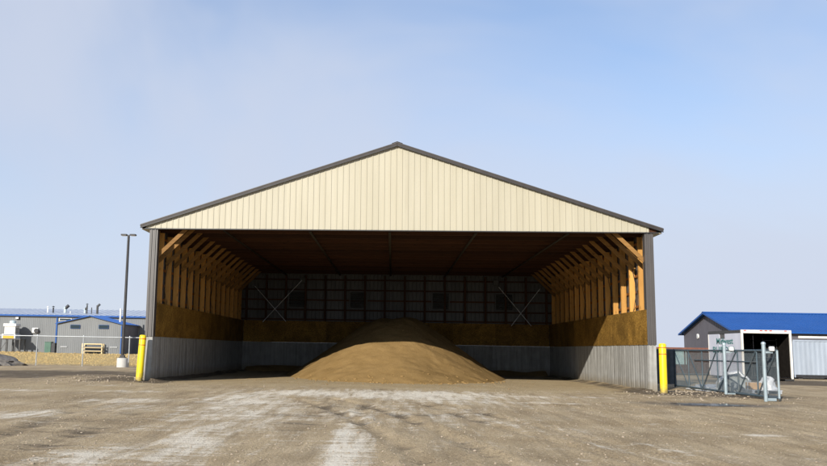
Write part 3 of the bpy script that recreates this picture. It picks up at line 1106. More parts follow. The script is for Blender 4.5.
# bright steel cross bracing in front of the back wall
for p, q in (((-8.18, 4.88), (-6.30, 2.84)), ((-5.41, 5.26), (-7.66, 2.79)), ((5.96, 5.0), (7.78, 2.80)), ((8.28, 4.92), (6.64, 2.79))):
    yy = LB - 0.42 + (0.05 if p[0] in (-8.18, 5.96) else 0)
    MB().tube((p[0], yy, p[1]), (q[0], yy, q[1]), 0.019, 8).build('cross_brace', M['rod'], barn, smooth=True)
for xx in (-5.42, 5.85):
    bx = MB().box(xx - 0.16, xx + 0.16, LB - 0.06, LB + 0.10, 5.12, 5.44).build('junction_box', M['liner'], barn)
    add_bevel(bx, 0.015)

# ================================================================== SAND PILE
def sand_h(x, y):
    n1 = fbm(x, y, 1.6, 5, 21) - 0.5
    n2 = fbm(x, y, 0.25, 4, 22) - 0.5
    n3 = fbm(x, y, 0.7, 3, 25) - 0.5
    dy = y - 13.2
    r = np.sqrt(((x - 0.12) / np.where(x < 0.12, 5.3, 5.15)) ** 2 + (dy / np.where(dy < 0, 9.4, 6.5)) ** 2)
    t = 3.75 * (1 - r) + n1 * 0.22 + n3 * 0.09
    top = 2.86 + n1 * 0.30 + 0.10 * np.exp(-((x + 0.75) / 0.35) ** 2) + 0.12 * np.exp(-((x - 0.75) / 0.6) ** 2)
    k = 0.35
    c = np.clip(0.5 + 0.5 * (top - t) / k, 0, 1)
    h = t * c + top * (1 - c) - k * c * (1 - c)
    # a slumped bite low on the right face
    h = h - 0.16 * np.exp(-((x - 1.9) / 0.9) ** 2 - ((y - 6.2) / 1.1) ** 2) + n2 * 0.05
    # skirt of sand left along the back wall
    sk = 0.42 * np.exp(-((y - 18.9) / 1.3) ** 2) * (0.5 + fbm(x, y, 2.0, 3, 31)) - 0.14
    sk += 0.16 * np.exp(-((x - 6.9) / 1.3) ** 2 - ((y - 8.5) / 3.5) ** 2)
    kk = 0.85
    d = np.clip(0.5 + 0.5 * (h - sk) / kk, 0, 1)
    r = sk * (1 - d) + h * d + kk * d * (1 - d)
    return r - 0.16 * np.exp(-np.maximum(r, 0) / 0.10)


sx_, sy_ = np.meshgrid(np.arange(-8.8, 8.81, 0.08), np.arange(0.4, LB - 0.02, 0.08))
sz_ = sand_h(sx_, sy_)
sz_ = np.where((np.abs(sx_) > 8.6) | (sy_ < 0.6), np.minimum(sz_, -0.12), sz_)
gnd = np.array([[gz(a, b_) for a, b_ in zip(r1, r2)] for r1, r2 in zip(sx_, sy_)])
n_y, n_x = sx_.shape
sv = np.stack([sx_.ravel(), sy_.ravel(), sz_.ravel()], 1)
ix = np.arange(n_x * n_y).reshape(n_y, n_x)
sq = np.stack([ix[:-1, :-1], ix[:-1, 1:], ix[1:, 1:], ix[1:, :-1]], -1).reshape(-1, 4)
keep = ((sz_ - gnd).ravel()[sq] > 0.0).any(1)
me = bpy.data.meshes.new('sand_pile')
me.from_pydata(sv.tolist(), [], sq[keep].tolist())
me.materials.append(M['sand'])
me.shade_smooth()
pile = bpy.data.objects.new('sand_pile', me)
COL.objects.link(pile)
tag(pile, 'large golden brown sand pile heaped on the barn floor', 'sand pile')

# ================================================================== STREET FURNITURE
def bollard(loc, label, lean=(0, 0)):
    t = thing('bollard', label, 'bollard', loc, 'yellow bollards at the barn corners')
    r, h = 0.122, 1.70
    body = MB().lathe((0, 0, 0), [(r, -0.2), (r, h - 0.06), (r * 0.93, h - 0.025), (r * 0.7, h - 0.004), (0.02, h)], 28)
    o = body.build('sleeve', M['yellow'], None, (0, 0, 0), smooth=True)
    o.parent = t
    for z in (h - 0.155, h - 0.375):
        b = MB().lathe((0, 0, 0), [(r + 0.001, z), (r + 0.0035, z + 0.001), (r + 0.0035, z + 0.029), (r + 0.001, z + 0.03)], 28)
        q = b.build('stripe', M['red_tape'], None, (0, 0, 0), smooth=True)
        q.parent = t
    t.rotation_euler = (lean[1], lean[0], 0)
    return t


bollard((-9.19, -0.42, 0.0), 'yellow bollard with red bands beside the left barn corner, dark soil at its foot', (0.045, 0))
bollard((9.02, -1.12, 0.0), 'yellow bollard with red bands between the right barn corner and the gate')

# lamp post
lp = thing('street_lamp', 'tall dark bronze lamp post on a round concrete pier by the fence', 'street lamp', (-16.27, 19.75, 0))
MB().lathe((-16.27, 19.75, 0), [(0.325, -0.3), (0.325, 0.51), (0.30, 0.55), (0.05, 0.555)], 26).build('pier', M['pale_concrete'], lp, smooth=True)
MB().box(-16.45, -16.09, 19.57, 19.93, 0.555, 0.60).build('base_plate', M['bronze'], lp)
MB().box(-16.40, -16.14, 19.62, 19.88, 0.60, 0.72).build('base_cover', M['bronze'], lp)
pole = MB()
pole.tube((-16.27, 19.75, 0.72), (-16.27, 19.75, 7.93), 0.095, 14, 0.075)
pole.build('pole', M['bronze'], lp, smooth=True)
MB().box(-16.32, -16.22, 19.70, 19.80, 7.90, 8.00).build('tenon', M['bronze'], lp)
for s in (-1, 1):
    hd = MB().box(-16.27 + min(s * 0.09, s * 0.46), -16.27 + max(s * 0.09, s * 0.46), 19.60, 19.90, 7.95, 8.05).build('lamp_head', M['bronze'], lp)
    add_bevel(hd, 0.03, 2)
    MB().box(-16.27 + min(s * 0.15, s * 0.42), -16.27 + max(s * 0.15, s * 0.42), 19.64, 19.86, 7.94, 7.952).build('lens', M['white'], hd)


# chain link helper: straight diagonal wires clipped to a rectangle, as thin prisms
def chain_mesh(p0, p1, z0, z1, pitch=0.075, r=0.0022):
    p0, p1 = Vector(p0), Vector(p1)
    ln = (p1 - p0).length
    d = (p1 - p0) / ln
    nrm = Vector((-d.y, d.x, 0))
    H = z1 - z0
    mb = MB()
    for sgn in (1, -1):
        s = -H if sgn == 1 else 0.0
        end = ln if sgn == 1 else ln + H
        while s < end:
            a0, b0 = (s, z0), (s + sgn * H, z1)
            # clip to 0..ln
            (xa, za), (xb, zb) = a0, b0
            ta, tb = 0.0, 1.0
            dx = xb - xa
            t0, t1 = sorted(((0 - xa) / dx, (ln - xa) / dx))
            ta, tb = max(0, t0), min(1, t1)
            if tb - ta > 0.01:
                A = p0 + d * (xa + dx * ta) + nrm * (sgn * r) + Vector((0, 0, z0 + H * ta))
                B = p0 + d * (xa + dx * tb) + nrm * (sgn * r) + Vector((0, 0, z0 + H * tb))
                mb.tube(A, B, r, 3, caps=False)
            s += pitch
    return mb


# left chain link fence
fz = 1.78
fence = thing('chain_link_fence', 'galvanised chain link fence in front of dry grass and the grey building', 'fence', (-23, 19.6, 0))
fa, fb = Vector((-46.0, 18.0, 0)), Vector((-9.6, 21.2, 0))
fdir = (fb - fa).normalized()
fl = (fb - fa).length
for i in range(-2, 11):
    p = fa + fdir * ((-16.16 - fa.x - 2.79 * i) / fdir.x)
    if (p - fa).length > fl or (p - fa).dot(fdir) < 0:
        continue
    z = gz(p.x, p.y)
    o = MB().tube((p.x, p.y, -0.3), (p.x, p.y, fz + 0.05), 0.034, 10).build('post', M['fence_post'], fence, (p.x, p.y, 0), smooth=True)
    c = MB().lathe((p.x, p.y, fz + 0.05), [(0.04, 0), (0.036, 0.03), (0.012, 0.05)], 10).build('post_cap', M['fence_post'], o, smooth=True)
MB().tube((fa.x, fa.y - 0.04, fz), (fb.x, fb.y - 0.04, fz), 0.026, 10).build('top_rail', M['fence_post'], fence, smooth=True)
MB().tube((fa.x, fa.y - 0.05, 0.1), (fb.x, fb.y - 0.05, 0.1), 0.005, 5).build('tension_wire', M['wire'], fence)
cm = chain_mesh((fa.x, fa.y - 0.07, 0), (fb.x, fb.y - 0.07, 0), 0.05, fz, 0.10, 0.0017).build('wire_mesh', M['wire'], fence)
tag(cm, kind='stuff')

# ---------------------------------------------------------------- gate on the right
GXP = 11.30
gate = thing('sliding_gate', 'blue grey chain link sliding gate with diagonal braces beside the barn', 'gate', (GXP, 0, 0))
gy0, gy1, gzt, gzb = -4.53, 4.75, 1.50, 0.10
for nm, z, r in (('top_rail', gzt, 0.033), ('bottom_rail', gzb, 0.036), ('mid_rail', 1.14, 0.022)):
    a = gy0 if nm != 'mid_rail' else -3.1
    b_ = gy1 if nm != 'mid_rail' else 2.5
    MB().tube((GXP, a, z), (GXP, b_, z), r, 10).build(nm, M['gate_blue'], gate, smooth=True)
gv = [4.75, 3.15, 1.70, 0.20, -1.58, -3.08, -4.53]
for i, yy in enumerate(gv):
    MB().tube((GXP, yy, gzb), (GXP, yy, gzt), 0.033 if i in (0, 6) else 0.024, 10).build('stile', M['gate_post'] if i == 6 else M['gate_blue'], gate, (GXP, yy, gzb), smooth=True)
for i in range(6):
    ya, yb_ = gv[i], gv[i + 1]
    p, q = ((ya, gzt), (yb_, gzb)) if i < 2 else ((ya, gzb), (yb_, gzt))
    MB().tube((GXP - 0.02, p[0], p[1]), (GXP - 0.02, q[0], q[1]), 0.02, 8).build('diagonal_brace', M['gate_blue'], gate, (GXP, ya, gzb), smooth=True)
cm = chain_mesh((GXP + 0.035, gy0, 0), (GXP + 0.035, gy1, 0), gzb, gzt, 0.055, 0.003).build('wire_mesh', M['wire'], gate)
tag(cm, kind='stuff')
for (yy, lab) in ((-1.40, 'galvanised gate post with white roller box, middle of the sliding gate'), (-4.44, 'galvanised gate post with white roller box, nearest end of the sliding gate')):
    gp = thing('gate_post', lab, 'gate post', (10.95, yy, 0), 'posts carrying the sliding gate')
    MB().tube((10.95, yy, -0.3), (10.95, yy, 1.70), 0.055, 16).build('post', M['gate_post'], gp, smooth=True)
    MB().lathe((10.95, yy, 1.70), [(0.066, -0.02), (0.066, 0.01), (0.05, 0.045), (0.015, 0.06)], 16).build('post_cap', M['gate_post'], gp, smooth=True)
    bx = MB().box(11.08, 11.22, yy - 0.15, yy - 0.02, 1.48, 1.62).build('roller_box', M['white'], gp)
    add_bevel(bx, 0.03, 2)
    MB().box(10.99, 11.20, yy - 0.05, yy + 0.03, 1.42, 1.475).build('roller_bracket', M['gate_post'], gp)
    MB().box(10.99, 11.24, yy - 0.04, yy + 0.04, 0.02, 0.10).build('ground_guide', M['gate_post'], gp)

# short fence between barn and gate; its dark sheet stands for barn shadow
sf = thing('shaded_fence', 'short fence panel with added dark sheet for shaded mesh between barn wall and sliding gate', 'fence', (10.3, 5.6, 0))
for xx in (9.45, 10.55, 11.55):
    MB().tube((xx, 5.6, -0.2), (xx, 5.6, 1.56), 0.036, 10).build('post', M['gate_blue'], sf, (xx, 5.6, 0), smooth=True)
MB().tube((9.3, 5.6, 1.52), (11.6, 5.6, 1.52), 0.03, 10).build('top_rail', M['gate_blue'], sf, smooth=True)
scr = MB()
nxs = 40
for i in range(nxs):
    xa = 9.32 + i * 2.2 / nxs
    ya, yb_ = 5.56 + 0.014 * math.sin(i * 1.3), 5.56 + 0.014 * math.sin((i + 1) * 1.3)
    scr.add([(xa, ya, 0.12), (xa + 2.2 / nxs, yb_, 0.12), (xa + 2.2 / nxs, yb_, 1.50), (xa, ya, 1.50)], [(0, 1, 2, 3)])
scr.build('shade_sheet', M['shade_sheet'], sf)

# ---------------------------------------------------------------- rubbish behind the gate
def lump(c, rx, ry, h, seed, nseg=26, nring=12, rough=0.22, sharp=1.0):
    """crumpled heap standing on the ground"""
    mb = MB()
    vs = []
    for j in range(nring + 1):
        t = j / nring
        for i in range(nseg):
            a = 2 * math.pi * i / nseg
            d = Vector((math.cos(a) * 1.5, math.sin(a) * 1.5, t * 2 + seed))
            k = 1 + rough * mnoise.noise(d * 1.1) + rough * 0.6 * mnoise.noise(d * 3.1)
            rr = math.cos(t * math.pi / 2) ** sharp * k
            zz = h * math.sin(t * math.pi / 2) * (1 + 0.5 * rough * mnoise.noise(d * 1.7))
            vs.append((c[0] + rx * rr * math.cos(a), c[1] + ry * rr * math.sin(a), c[2] + zz))
    fs = []
    for j in range(nring):
        for i in range(nseg):
            q = (i + 1) % nseg
            fs.append((j * nseg + i, j * nseg + q, (j + 1) * nseg + q, (j + 1) * nseg + i))
    fs.append(tuple(nring * nseg + i for i in range(nseg)))
    return mb.add(vs, fs)


hp = thing('tarp_heap', 'dusty grey tarp heap with white plastic folds behind the gate', 'tarp', (12.45, 1.8, 0))
lump((12.62, 2.1, 0), 0.62, 0.75, 0.72, 2.0).build('tarp', M['tarp_grey'], hp, smooth=True)
for q, (w_, off_) in enumerate(((0.07, -0.34), (0.05, 0.30))):
    prev = None
    fold = MB()
    for i in range(15):
        a = math.pi * i / 14
        rr = 1.0 + 0.07 * math.sin(i * 2.3 + q)
        cx_ = 12.50 + 0.72 * rr * math.cos(a) * (0.75 if q else 0.9) - (0.15 if not q else -0.25)
        cz_ = 0.76 * rr * math.sin(a) * (0.85 if q else 1)
        cy_ = 1.9 + off_ + 0.06 * math.sin(i)
        cur = (Vector((cx_, cy_ - w_ * 1.6, cz_)), Vector((cx_, cy_ + w_ * 1.6, cz_ + 0.01)), Vector((cx_ * 0.985 + 0.18, cy_ + w_ * 1.6, max(cz_ - 0.07, 0))), Vector((cx_ * 0.985 + 0.18, cy_ - w_ * 1.6, max(cz_ - 0.07, 0))))
        if prev:
            fold.add(list(prev) + list(cur), [(0, 1, 5, 4), (1, 2, 6, 5), (2, 3, 7, 6), (3, 0, 4, 7)])
        prev = cur
    fold.build('plastic_fold', M['tarp_white'], hp)
sht = lump((12.05, 3.0, 0), 0.75, 1.0, 0.22, 5.0, rough=0.5).build('plastic_sheet', M['tarp_white'], smooth=True)
tag(sht, 'crumpled pale plastic sheet lying low on the ground behind the gate', 'plastic sheet')

plt = thing('pallet', 'low grey pallet with metal runners behind the near gate post', 'pallet', (12.9, 0.7, 0))
for i in range(6):
    MB().box(12.45, 13.5, 0.25 + i * 0.18, 0.25 + i * 0.18 + 0.12, 0.13, 0.155).build('board', M['galv'], plt)
for xx in (12.5, 12.97, 13.42):
    MB().box(xx - 0.04, xx + 0.04, 0.22, 1.33, 0.03, 0.13).build('runner', M['galv'], plt)
cb = MB().box(12.52, 12.92, 0.55, 0.95, 0.157, 0.40).build('carton', M['cardboard'])
add_bevel(cb, 0.01)
tag(cb, 'brown carton standing on the grey pallet behind the gate', 'carton')
MB().box(12.515, 12.925, 0.72, 0.79, 0.1575, 0.4025).build('tape', M['tarp_white'], cb)
bg = lump((13.2, 0.75, 0.157), 0.30, 0.36, 0.44, 9.0, rough=0.45, sharp=0.8).build('bag', M['tarp_white'], smooth=True)
tag(bg, 'plump white bag on the pallet beside the brown carton', 'bag')

# ---------------------------------------------------------------- box body on the right
BX0, BX1, BY0, BY1, BZ0, BZ1 = 19.0, 21.68, 17.5, 22.4, 0.16, 2.74
box = thing('truck_box', 'old white truck box body with open dark rear beside the pale blue container', 'truck box', (20.3, 20, 0))
fr = MB()
fr.box(BX0, BX0 + 0.11, BY0, BY0 + 0.12, BZ0, BZ1 - 0.17)
fr.box(BX1 - 0.11, BX1, BY0, BY0 + 0.12, BZ0 - 0.04, BZ1 - 0.17)
fr.box(BX0, BX1, BY0, BY0 + 0.12, BZ1 - 0.17, BZ1 + 0.02)
add_bevel(fr.build('rear_frame', M['white_worn'], box), 0.015)
# left side of three panels with a narrow recessed strip, the rest of the shell
yp = [BY0 + 0.125, 19.9, 20.7, BY1]
for i in range(3):
    ins = 0.02 if i == 1 else 0.0
    MB().box(BX0 + 0.012 + ins, BX0 + 0.05, yp[i] + 0.012, yp[i + 1] - 0.012, BZ0, BZ1 - (0.45 if i == 1 else 0.16)).build('side_panel', M['lavender'], box)
MB().box(BX0 + 0.052, BX0 + 0.056, BY0 + 0.125, BY1, BZ0, BZ1 - 0.07).build('side_sheathing', M['grey_brown'], box)
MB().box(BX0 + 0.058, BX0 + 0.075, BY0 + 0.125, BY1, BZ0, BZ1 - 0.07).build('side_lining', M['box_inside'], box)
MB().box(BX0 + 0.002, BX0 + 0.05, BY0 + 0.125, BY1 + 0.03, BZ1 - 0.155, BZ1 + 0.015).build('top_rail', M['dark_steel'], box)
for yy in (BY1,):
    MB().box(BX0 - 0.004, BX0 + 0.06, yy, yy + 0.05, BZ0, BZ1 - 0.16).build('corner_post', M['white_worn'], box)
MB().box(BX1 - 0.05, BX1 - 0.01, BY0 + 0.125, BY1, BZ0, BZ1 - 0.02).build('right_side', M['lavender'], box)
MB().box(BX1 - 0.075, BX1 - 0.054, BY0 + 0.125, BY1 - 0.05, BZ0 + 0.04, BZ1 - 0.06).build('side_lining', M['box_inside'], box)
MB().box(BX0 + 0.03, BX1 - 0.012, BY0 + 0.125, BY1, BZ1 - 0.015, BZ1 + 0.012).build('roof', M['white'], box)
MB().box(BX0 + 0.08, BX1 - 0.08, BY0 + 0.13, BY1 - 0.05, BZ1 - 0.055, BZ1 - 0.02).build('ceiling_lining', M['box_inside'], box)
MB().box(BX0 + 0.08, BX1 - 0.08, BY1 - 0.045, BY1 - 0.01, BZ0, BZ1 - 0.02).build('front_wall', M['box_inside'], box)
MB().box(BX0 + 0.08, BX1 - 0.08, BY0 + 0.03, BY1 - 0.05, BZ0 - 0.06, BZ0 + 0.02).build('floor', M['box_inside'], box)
for yy in (18.2, 20, 21.8):
    MB().box(BX0 + 0.2, BX1 - 0.2, yy - 0.1, yy + 0.1, 0.0, BZ0 - 0.062).build('support', M['dark_steel'], box)
for xx in (19.20, 20.06, 20.32, 20.58, 21.36):
    add_bevel(MB().box(xx - 0.07, xx + 0.07, BY0 - 0.022, BY0, BZ1 - 0.045, BZ1 + 0.0).build('marker_lamp', M['red_lamp'], box), 0.008)
for txt, yy, z, wd, ht in (('Midwest', 21.15, 1.98, 2.45, 0.36), ('BUILDER', 21.75, 1.50, 3.35, 0.34)):
    cu = bpy.data.curves.new('lettering', 'FONT')
    cu.body = txt
    cu.size = 1.0
    cu.offset = 0.018
    cu.extrude = 0.002
    tmp = bpy.data.objects.new('lettering', cu)
    me = bpy.data.meshes.new_from_object(tmp)
    bpy.data.objects.remove(tmp)
    co_ = np.array([v.co[:] for v in me.vertices])
    co_[:, :2] -= co_[:, :2].min(0)
    w_, h_ = co_[:, 0].max(), co_[:, 1].max()
    for v, c in zip(me.vertices, co_):
        v.co = (-c[2] - 0.0, -c[0] / w_ * wd, c[1] / h_ * ht)
    me.materials.clear()
    me.materials.append(M['green_text'])
    ob = bpy.data.objects.new('lettering', me)
    COL.objects.link(ob)
    ob.parent = box
    ob.location = Vector((BX0 + 0.004, yy, z)) - box.location
# shelves with tubs inside
shf = thing('shelf_rack', 'dark shelf rack standing inside the open truck box', 'shelf', (21.3, 19.6, BZ0 + 0.02))
for yy in (19.0, 20.6):
    for xx in (20.75, 21.5):
        MB().box(xx - 0.02, xx + 0.02, yy - 0.02, yy + 0.02, BZ0 + 0.02, 2.35).build('upright', M['dark_steel'], shf)
for z in (0.75, 1.25, 1.75, 2.2):
    MB().box(20.72, 21.53, 18.98, 20.62, z, z + 0.025).build('shelf', M['dark_steel'], shf)
    for k in range(3):
        if z < 2.1:
            bt = MB().lathe((20.90 + k * 0.24, 19.12, z + 0.026), [(0.085, 0), (0.10, 0.17), (0.105, 0.18), (0.105, 0.2), (0.03, 0.205)], 12).build('tub', M['dark_steel'], smooth=True)
            row = {0.75: 'lowest', 1.25: 'middle', 1.75: 'top'}[z]
            tag(bt, '%s tub in the %s row on the shelf rack in the truck box' % (['left hand', 'centre', 'right hand'][k], row), 'tub', 'tubs on the shelf rack')

# ---------------------------------------------------------------- pale container
cx0, cx1, cyf, cyb, cz0, cz1 = 24.2, 30.3, 23.0, 25.44, 0.10, 2.36
ct = thing('shipping_container', 'pale blue grey ribbed container parked at the right edge', 'container', (27.2, 24, 0))


def corr(x0, x1, y, z0, z1, pitch=0.28, d=0.014):
    pts = []
    x = x0
    while x < x1 - 1e-6:
        for fx, fy in ((0, 0), (0.25, 0), (0.42, d), (0.75, d), (0.92, 0)):
            if x + fx * pitch < x1:
                pts.append((x + fx * pitch, y + fy))
        x += pitch
    pts.append((x1, y))
    mb = MB()
    n = len(pts)
    mb.v = [(a, b_, z0) for a, b_ in pts] + [(a, b_, z1) for a, b_ in pts]
    mb.f = [(i, i + 1, n + i + 1, n + i) for i in range(n - 1)]
    return mb


corr(cx0 + 0.08, cx1 - 0.08, cyf + 0.02, cz0 + 0.16, cz1 - 0.09).build('side_wall', M['container'], ct)
MB().box(cx0, cx1, cyf, cyf + 0.07, cz1 - 0.09, cz1).build('top_rail', M['container'], ct)
MB().box(cx0, cx1, cyf, cyf + 0.09, cz0, cz0 + 0.16).build('bottom_rail', M['black_metal'], ct)
for xx in (cx0, cx1 - 0.08):
    MB().box(xx, xx + 0.08, cyf - 0.004, cyf + 0.1, cz0, cz1).build('corner_post', M['container'], ct)
MB().box(cx0 + 0.002, cx1 - 0.002, cyf + 0.075, cyb, cz0 + 0.10, cz1 - 0.05).build('shell', M['container'], ct)
for xx in (cx0 + 0.4, cx0 + 3, cx1 - 0.4):
    MB().box(xx - 0.12, xx + 0.12, cyf + 0.1, cyb - 0.1, -0.02, cz0 + 0.098).build('block', M['dark_steel'], ct)

# ---------------------------------------------------------------- rusty skip behind the gate
dk_ = thing('dumpster', 'long rusty open dumpster with a faded teal patch behind the gate', 'dumpster', (19.5, 28.8, 0))
db = MB()
db.prism([(15.6, 0.12), (22.2, 0.12), (22.6, 1.70), (15.6, 1.70)], 1, 28.0, 30.2)
db.build('body', M['rust'], dk_)
for x in np.arange(15.8, 22.3, 0.72):
    MB().box(x - 0.04, x + 0.04, 27.93, 27.998, 0.2, 1.66).build('rib', M['rust'], dk_)
MB().box(15.55, 22.68, 27.90, 28.06, 1.702, 1.82).build('rim', M['rim'], dk_)
MB().box(18.72, 19.52, 27.96, 27.99, 0.70, 1.66).build('painted_panel', M['faded_teal'], dk_)
for x in (16.2, 22.0):
    MB().tube((x, 28.2, 0.08), (x, 30.0, 0.08), 0.08, 12).build('roller', M['dark_steel'], dk_, smooth=True)

# ================================================================== BUILDINGS
# right: blue roofed charcoal hall, long axis along x
hall = thing('blue_roof_hall', 'charcoal metal building with a bright blue pitched roof on the right', 'building', (29.5, 52, 0))
hx0, hx1, hy0, hy1, he, hr = 29.6, 62.0, 45.3, 58.7, 3.50, 5.36
g = MB()
g.prism([(hy0, -0.2), (hy1, -0.2), (hy1, he - 0.02), (52.0, hr - 0.12), (hy0, he - 0.02)], 0, hx0, hx0 + 0.2)
g.build('gable_wall', M['charcoal'], hall)
mb = MB()
for i in range(44):                                 # ribs on the gable
    y = hy0 + 0.2 + i * 0.3
    if y < hy1 - 0.1:
        mb.box(hx0 - 0.022, hx0 - 0.001, y - 0.03, y + 0.03, -0.1, he + (hr - he) * (1 - abs(y - 52) / 6.7) - 0.2)
tag(mb.build('wall_rib', M['charcoal'], hall), kind='stuff')
MB().box(hx0 + 0.2, hx1, hy0, hy0 + 0.2, -0.2, he - 0.02).build('long_wall', M['charcoal'], hall)
MB().box(hx0 + 0.2, hx1, hy1 - 0.2, hy1, -0.2, he - 0.02).build('long_wall', M['charcoal'], hall)
MB().box(hx1, hx1 + 0.2, hy0, hy1, -0.2, he).build('gable_wall', M['charcoal'], hall)
for s, ye in ((-1, hy0 - 0.45), (1, hy1 + 0.45)):
    ze = he - 0.06
    rmb = MB()
    pts = []
    xx = hx0 - 0.4
    while xx < hx1 + 0.4:
        pts += [(xx, 0), (xx + 0.22, 0), (xx + 0.24, 0.03), (xx + 0.28, 0.03), (xx + 0.30, 0)]
        xx += 0.305
    n = len(pts)
    rmb.v = [(a, ye, ze + b_) for a, b_ in pts] + [(a, 52.0, hr + b_) for a, b_ in pts]
    rmb.f = [(i, i + 1, n + i + 1, n + i) for i in range(n - 1)]
    rmb.build('roof', M['blue'], hall)
    MB().beam((hx0 - 0.42, ye, ze - 0.07), (hx0 - 0.42, 52.0, hr - 0.07), 0.04, 0.16, (1, 0, 0)).build('rake_trim', M['blue'], hall)
    MB().box(hx0 - 0.4, hx1 + 0.4, ye - 0.03, ye, ze - 0.13, ze + 0.005).build('fascia', M['blue'], hall)
    MB().box(hx0 - 0.38, hx1 + 0.38, min(ye + 0.02, hy0 if s < 0 else ye), max(hy1 if s > 0 else ye, ye + 0.02, hy0 if s < 0 else -99), ze - 0.12, ze - 0.10).build('soffit', M['charcoal'], hall)
MB().prism([(51.7, hr - 0.05), (52, hr + 0.055), (52.3, hr - 0.05), (52.3, hr - 0.03), (52, hr + 0.075), (51.7, hr - 0.03)], 0, hx0 - 0.44, hx1 + 0.4).build('ridge_cap', M['blue'], hall)
vt = MB().tube((hx0 - 0.10, 54.6, 3.15), (hx0, 54.6, 3.15), 0.24, 18).build('round_vent', M['white'], hall)
MB().tube((hx0 - 0.13, 54.6, 3.15), (hx0 - 0.1, 54.6, 3.15), 0.15, 16).build('vent_grille', M['galv'], vt)
sw_ = MB().box(34.75, 39.5, hy0 - 0.06, hy0 - 0.002, 2.93, 3.13).build('strip_window', M['white_worn'], hall)
for i in range(4):
    MB().box(34.82 + i * 1.17, 35.88 + i * 1.17, hy0 - 0.072, hy0 - 0.062, 2.96, 3.10).build('pane', M['white'], sw_)
# left: long grey hall with an annex in front
main = thing('long_grey_building', 'long grey metal building with blue eave trim far on the left', 'building', (-60, 100, 0))


def rib_wall(x0, x1, y, z0, ztop, pitch=0.30, d=0.022):
    """wall facing -y with standing ribs; ztop is a function of x"""
    pts = []
    x = x0
    while x < x1:
        pts += [(x, y), (x + pitch * 0.7, y), (x + pitch * 0.78, y - d), (x + pitch * 0.92, y - d)]
        x += pitch
    pts = [p for p in pts if p[0] < x1] + [(x1, y)]
    mb = MB()
    n = len(pts)
    mb.v = [(a, b_, z0) for a, b_ in pts] + [(a, b_, ztop(a)) for a, b_ in pts]
    mb.f = [(i, i + 1, n + i + 1, n + i) for i in range(n - 1)]
    return mb


mx0, mx1, my = -120.0, -22.0, 100.0
rib_wall(mx0, mx1, my, -0.4, lambda x: 5.6).build('wall', M['grey_wall'], main)
MB().box(mx1, mx1 + 0.2, my, my + 22, -0.4, 5.6).build('end_wall', M['charcoal'], main)
MB().box(mx0, mx1 + 0.4, my - 0.42, my - 0.32, 5.56, 5.80).build('eave_trim', M['blue'], main)
MB().box(mx0, mx1 + 0.3, my - 0.31, my + 0.1, 5.50, 5.55).build('soffit', M['grey_wall'], main)
rmb = MB()
pts = []
x = mx0
while x < mx1 + 0.4:
    pts += [(x, 0), (x + 0.5, 0), (x + 0.53, 0.05), (x + 0.6, 0.05), (x + 0.63, 0)]
    x += 0.9
n = len(pts)
rmb.v = [(a, my - 0.32, 5.80 + b_) for a, b_ in pts] + [(a, my + 11, 7.15 + b_) for a, b_ in pts] + [(a, my + 22.4, 5.8 + b_) for a, b_ in pts]
rmb.f = [(i, i + 1, n + i + 1, n + i) for i in range(n - 1)] + [(n + i, n + i + 1, 2 * n + i + 1, 2 * n + i) for i in range(n - 1)]
rmb.build('roof', M['grey_roof'], main)
MB().box(-52.72, -52.52, my - 0.12, my - 0.06, -0.3, 5.47).build('corner_trim', M['blue'], main)
wf = MB().box(-52.3, -50.3, my - 0.12, my - 0.055, 4.92, 5.32).build('window', M['white'], main)
MB().box(-52.2, -50.4, my - 0.13, my - 0.122, 4.98, 5.26).build('pane', M['glass'], wf)
# wall fan
wfn = MB().box(-56.5, -55.5, my - 0.25, my - 0.055, 2.95, 3.75).build('wall_fan', M['white'], main)
add_bevel(wfn, 0.06, 2)
MB().tube((-55.75, my - 0.42, 3.3), (-55.75, my - 0.252, 3.3), 0.36, 16).build('fan_hood', M['black_metal'], wfn, smooth=True)
el = MB().box(-59.25, -58.7, my - 0.35, my - 0.055, 5.05, 5.42).build('flood_lamp', M['dark_steel'], main)
add_bevel(el, 0.04)
MB().box(-59.2, -58.75, my - 0.36, my - 0.352, 5.10, 5.36).build('lens', M['white'], el)


def stack(name, x, y, z0, z1, r, mat, cap=None, mat2=None):
    o = MB().tube((x, y, z0), (x, y, z1), r, 12).build(name, mat, main, (x, y, z0), smooth=True)
    if cap == 'cone':
        MB().lathe((x, y, z1 + 0.08), [(r * 2.1, 0), (r * 2.0, 0.03), (0.02, r * 1.5)], 12).build('rain_cap', mat2 or mat, o, smooth=True)
        MB().tube((x, y, z1), (x, y, z1 + 0.1), 0.02, 6).build('cap_stay', mat, o)
    if cap == 'elbow':
        MB().tube((x, y, z1 - r), (x + r * 2.2, y, z1 + r * 1.1), r * 1.05, 12).build('elbow', mat2 or mat, o, smooth=True)
    return o


stack('vent_pipe', -55.9, 104, 6.0, 7.15, 0.10, M['white'], 'cone')
stack('vent_pipe', -55.0, 104, 6.0, 7.15, 0.12, M['black_metal'], 'cone')
stack('exhaust_hood', -53.0, 104, 6.0, 7.25, 0.24, M['cap_grey'], 'elbow', M['black_metal'])
stack('exhaust_hood', -49.75, 104, 6.0, 7.05, 0.16, M['cap_grey'], 'elbow', M['black_metal'])
stack('vent_pipe', -49.06, 103, 5.9, 7.6, 0.11, M['dark_steel'], 'cone')
stack('vent_pipe', -48.3, 103, 5.9, 7.2, 0.07, M['dark_steel'])
stack('exhaust_stack', -47.35, 103, 5.9, 7.55, 0.17, M['dark_steel'], 'elbow')
stack('vent_pipe', -51.75, 103, 5.9, 6.55, 0.07, M['white'])

ann = thing('grey_annex', 'small grey gabled annex with blue roof in front of the long grey building', 'building', (-44.4, 92, 0))
ax0, ax1, ay, ae, ap = -49.25, -39.6, 92.0, 4.33, 5.42
amid = (ax0 + ax1) / 2


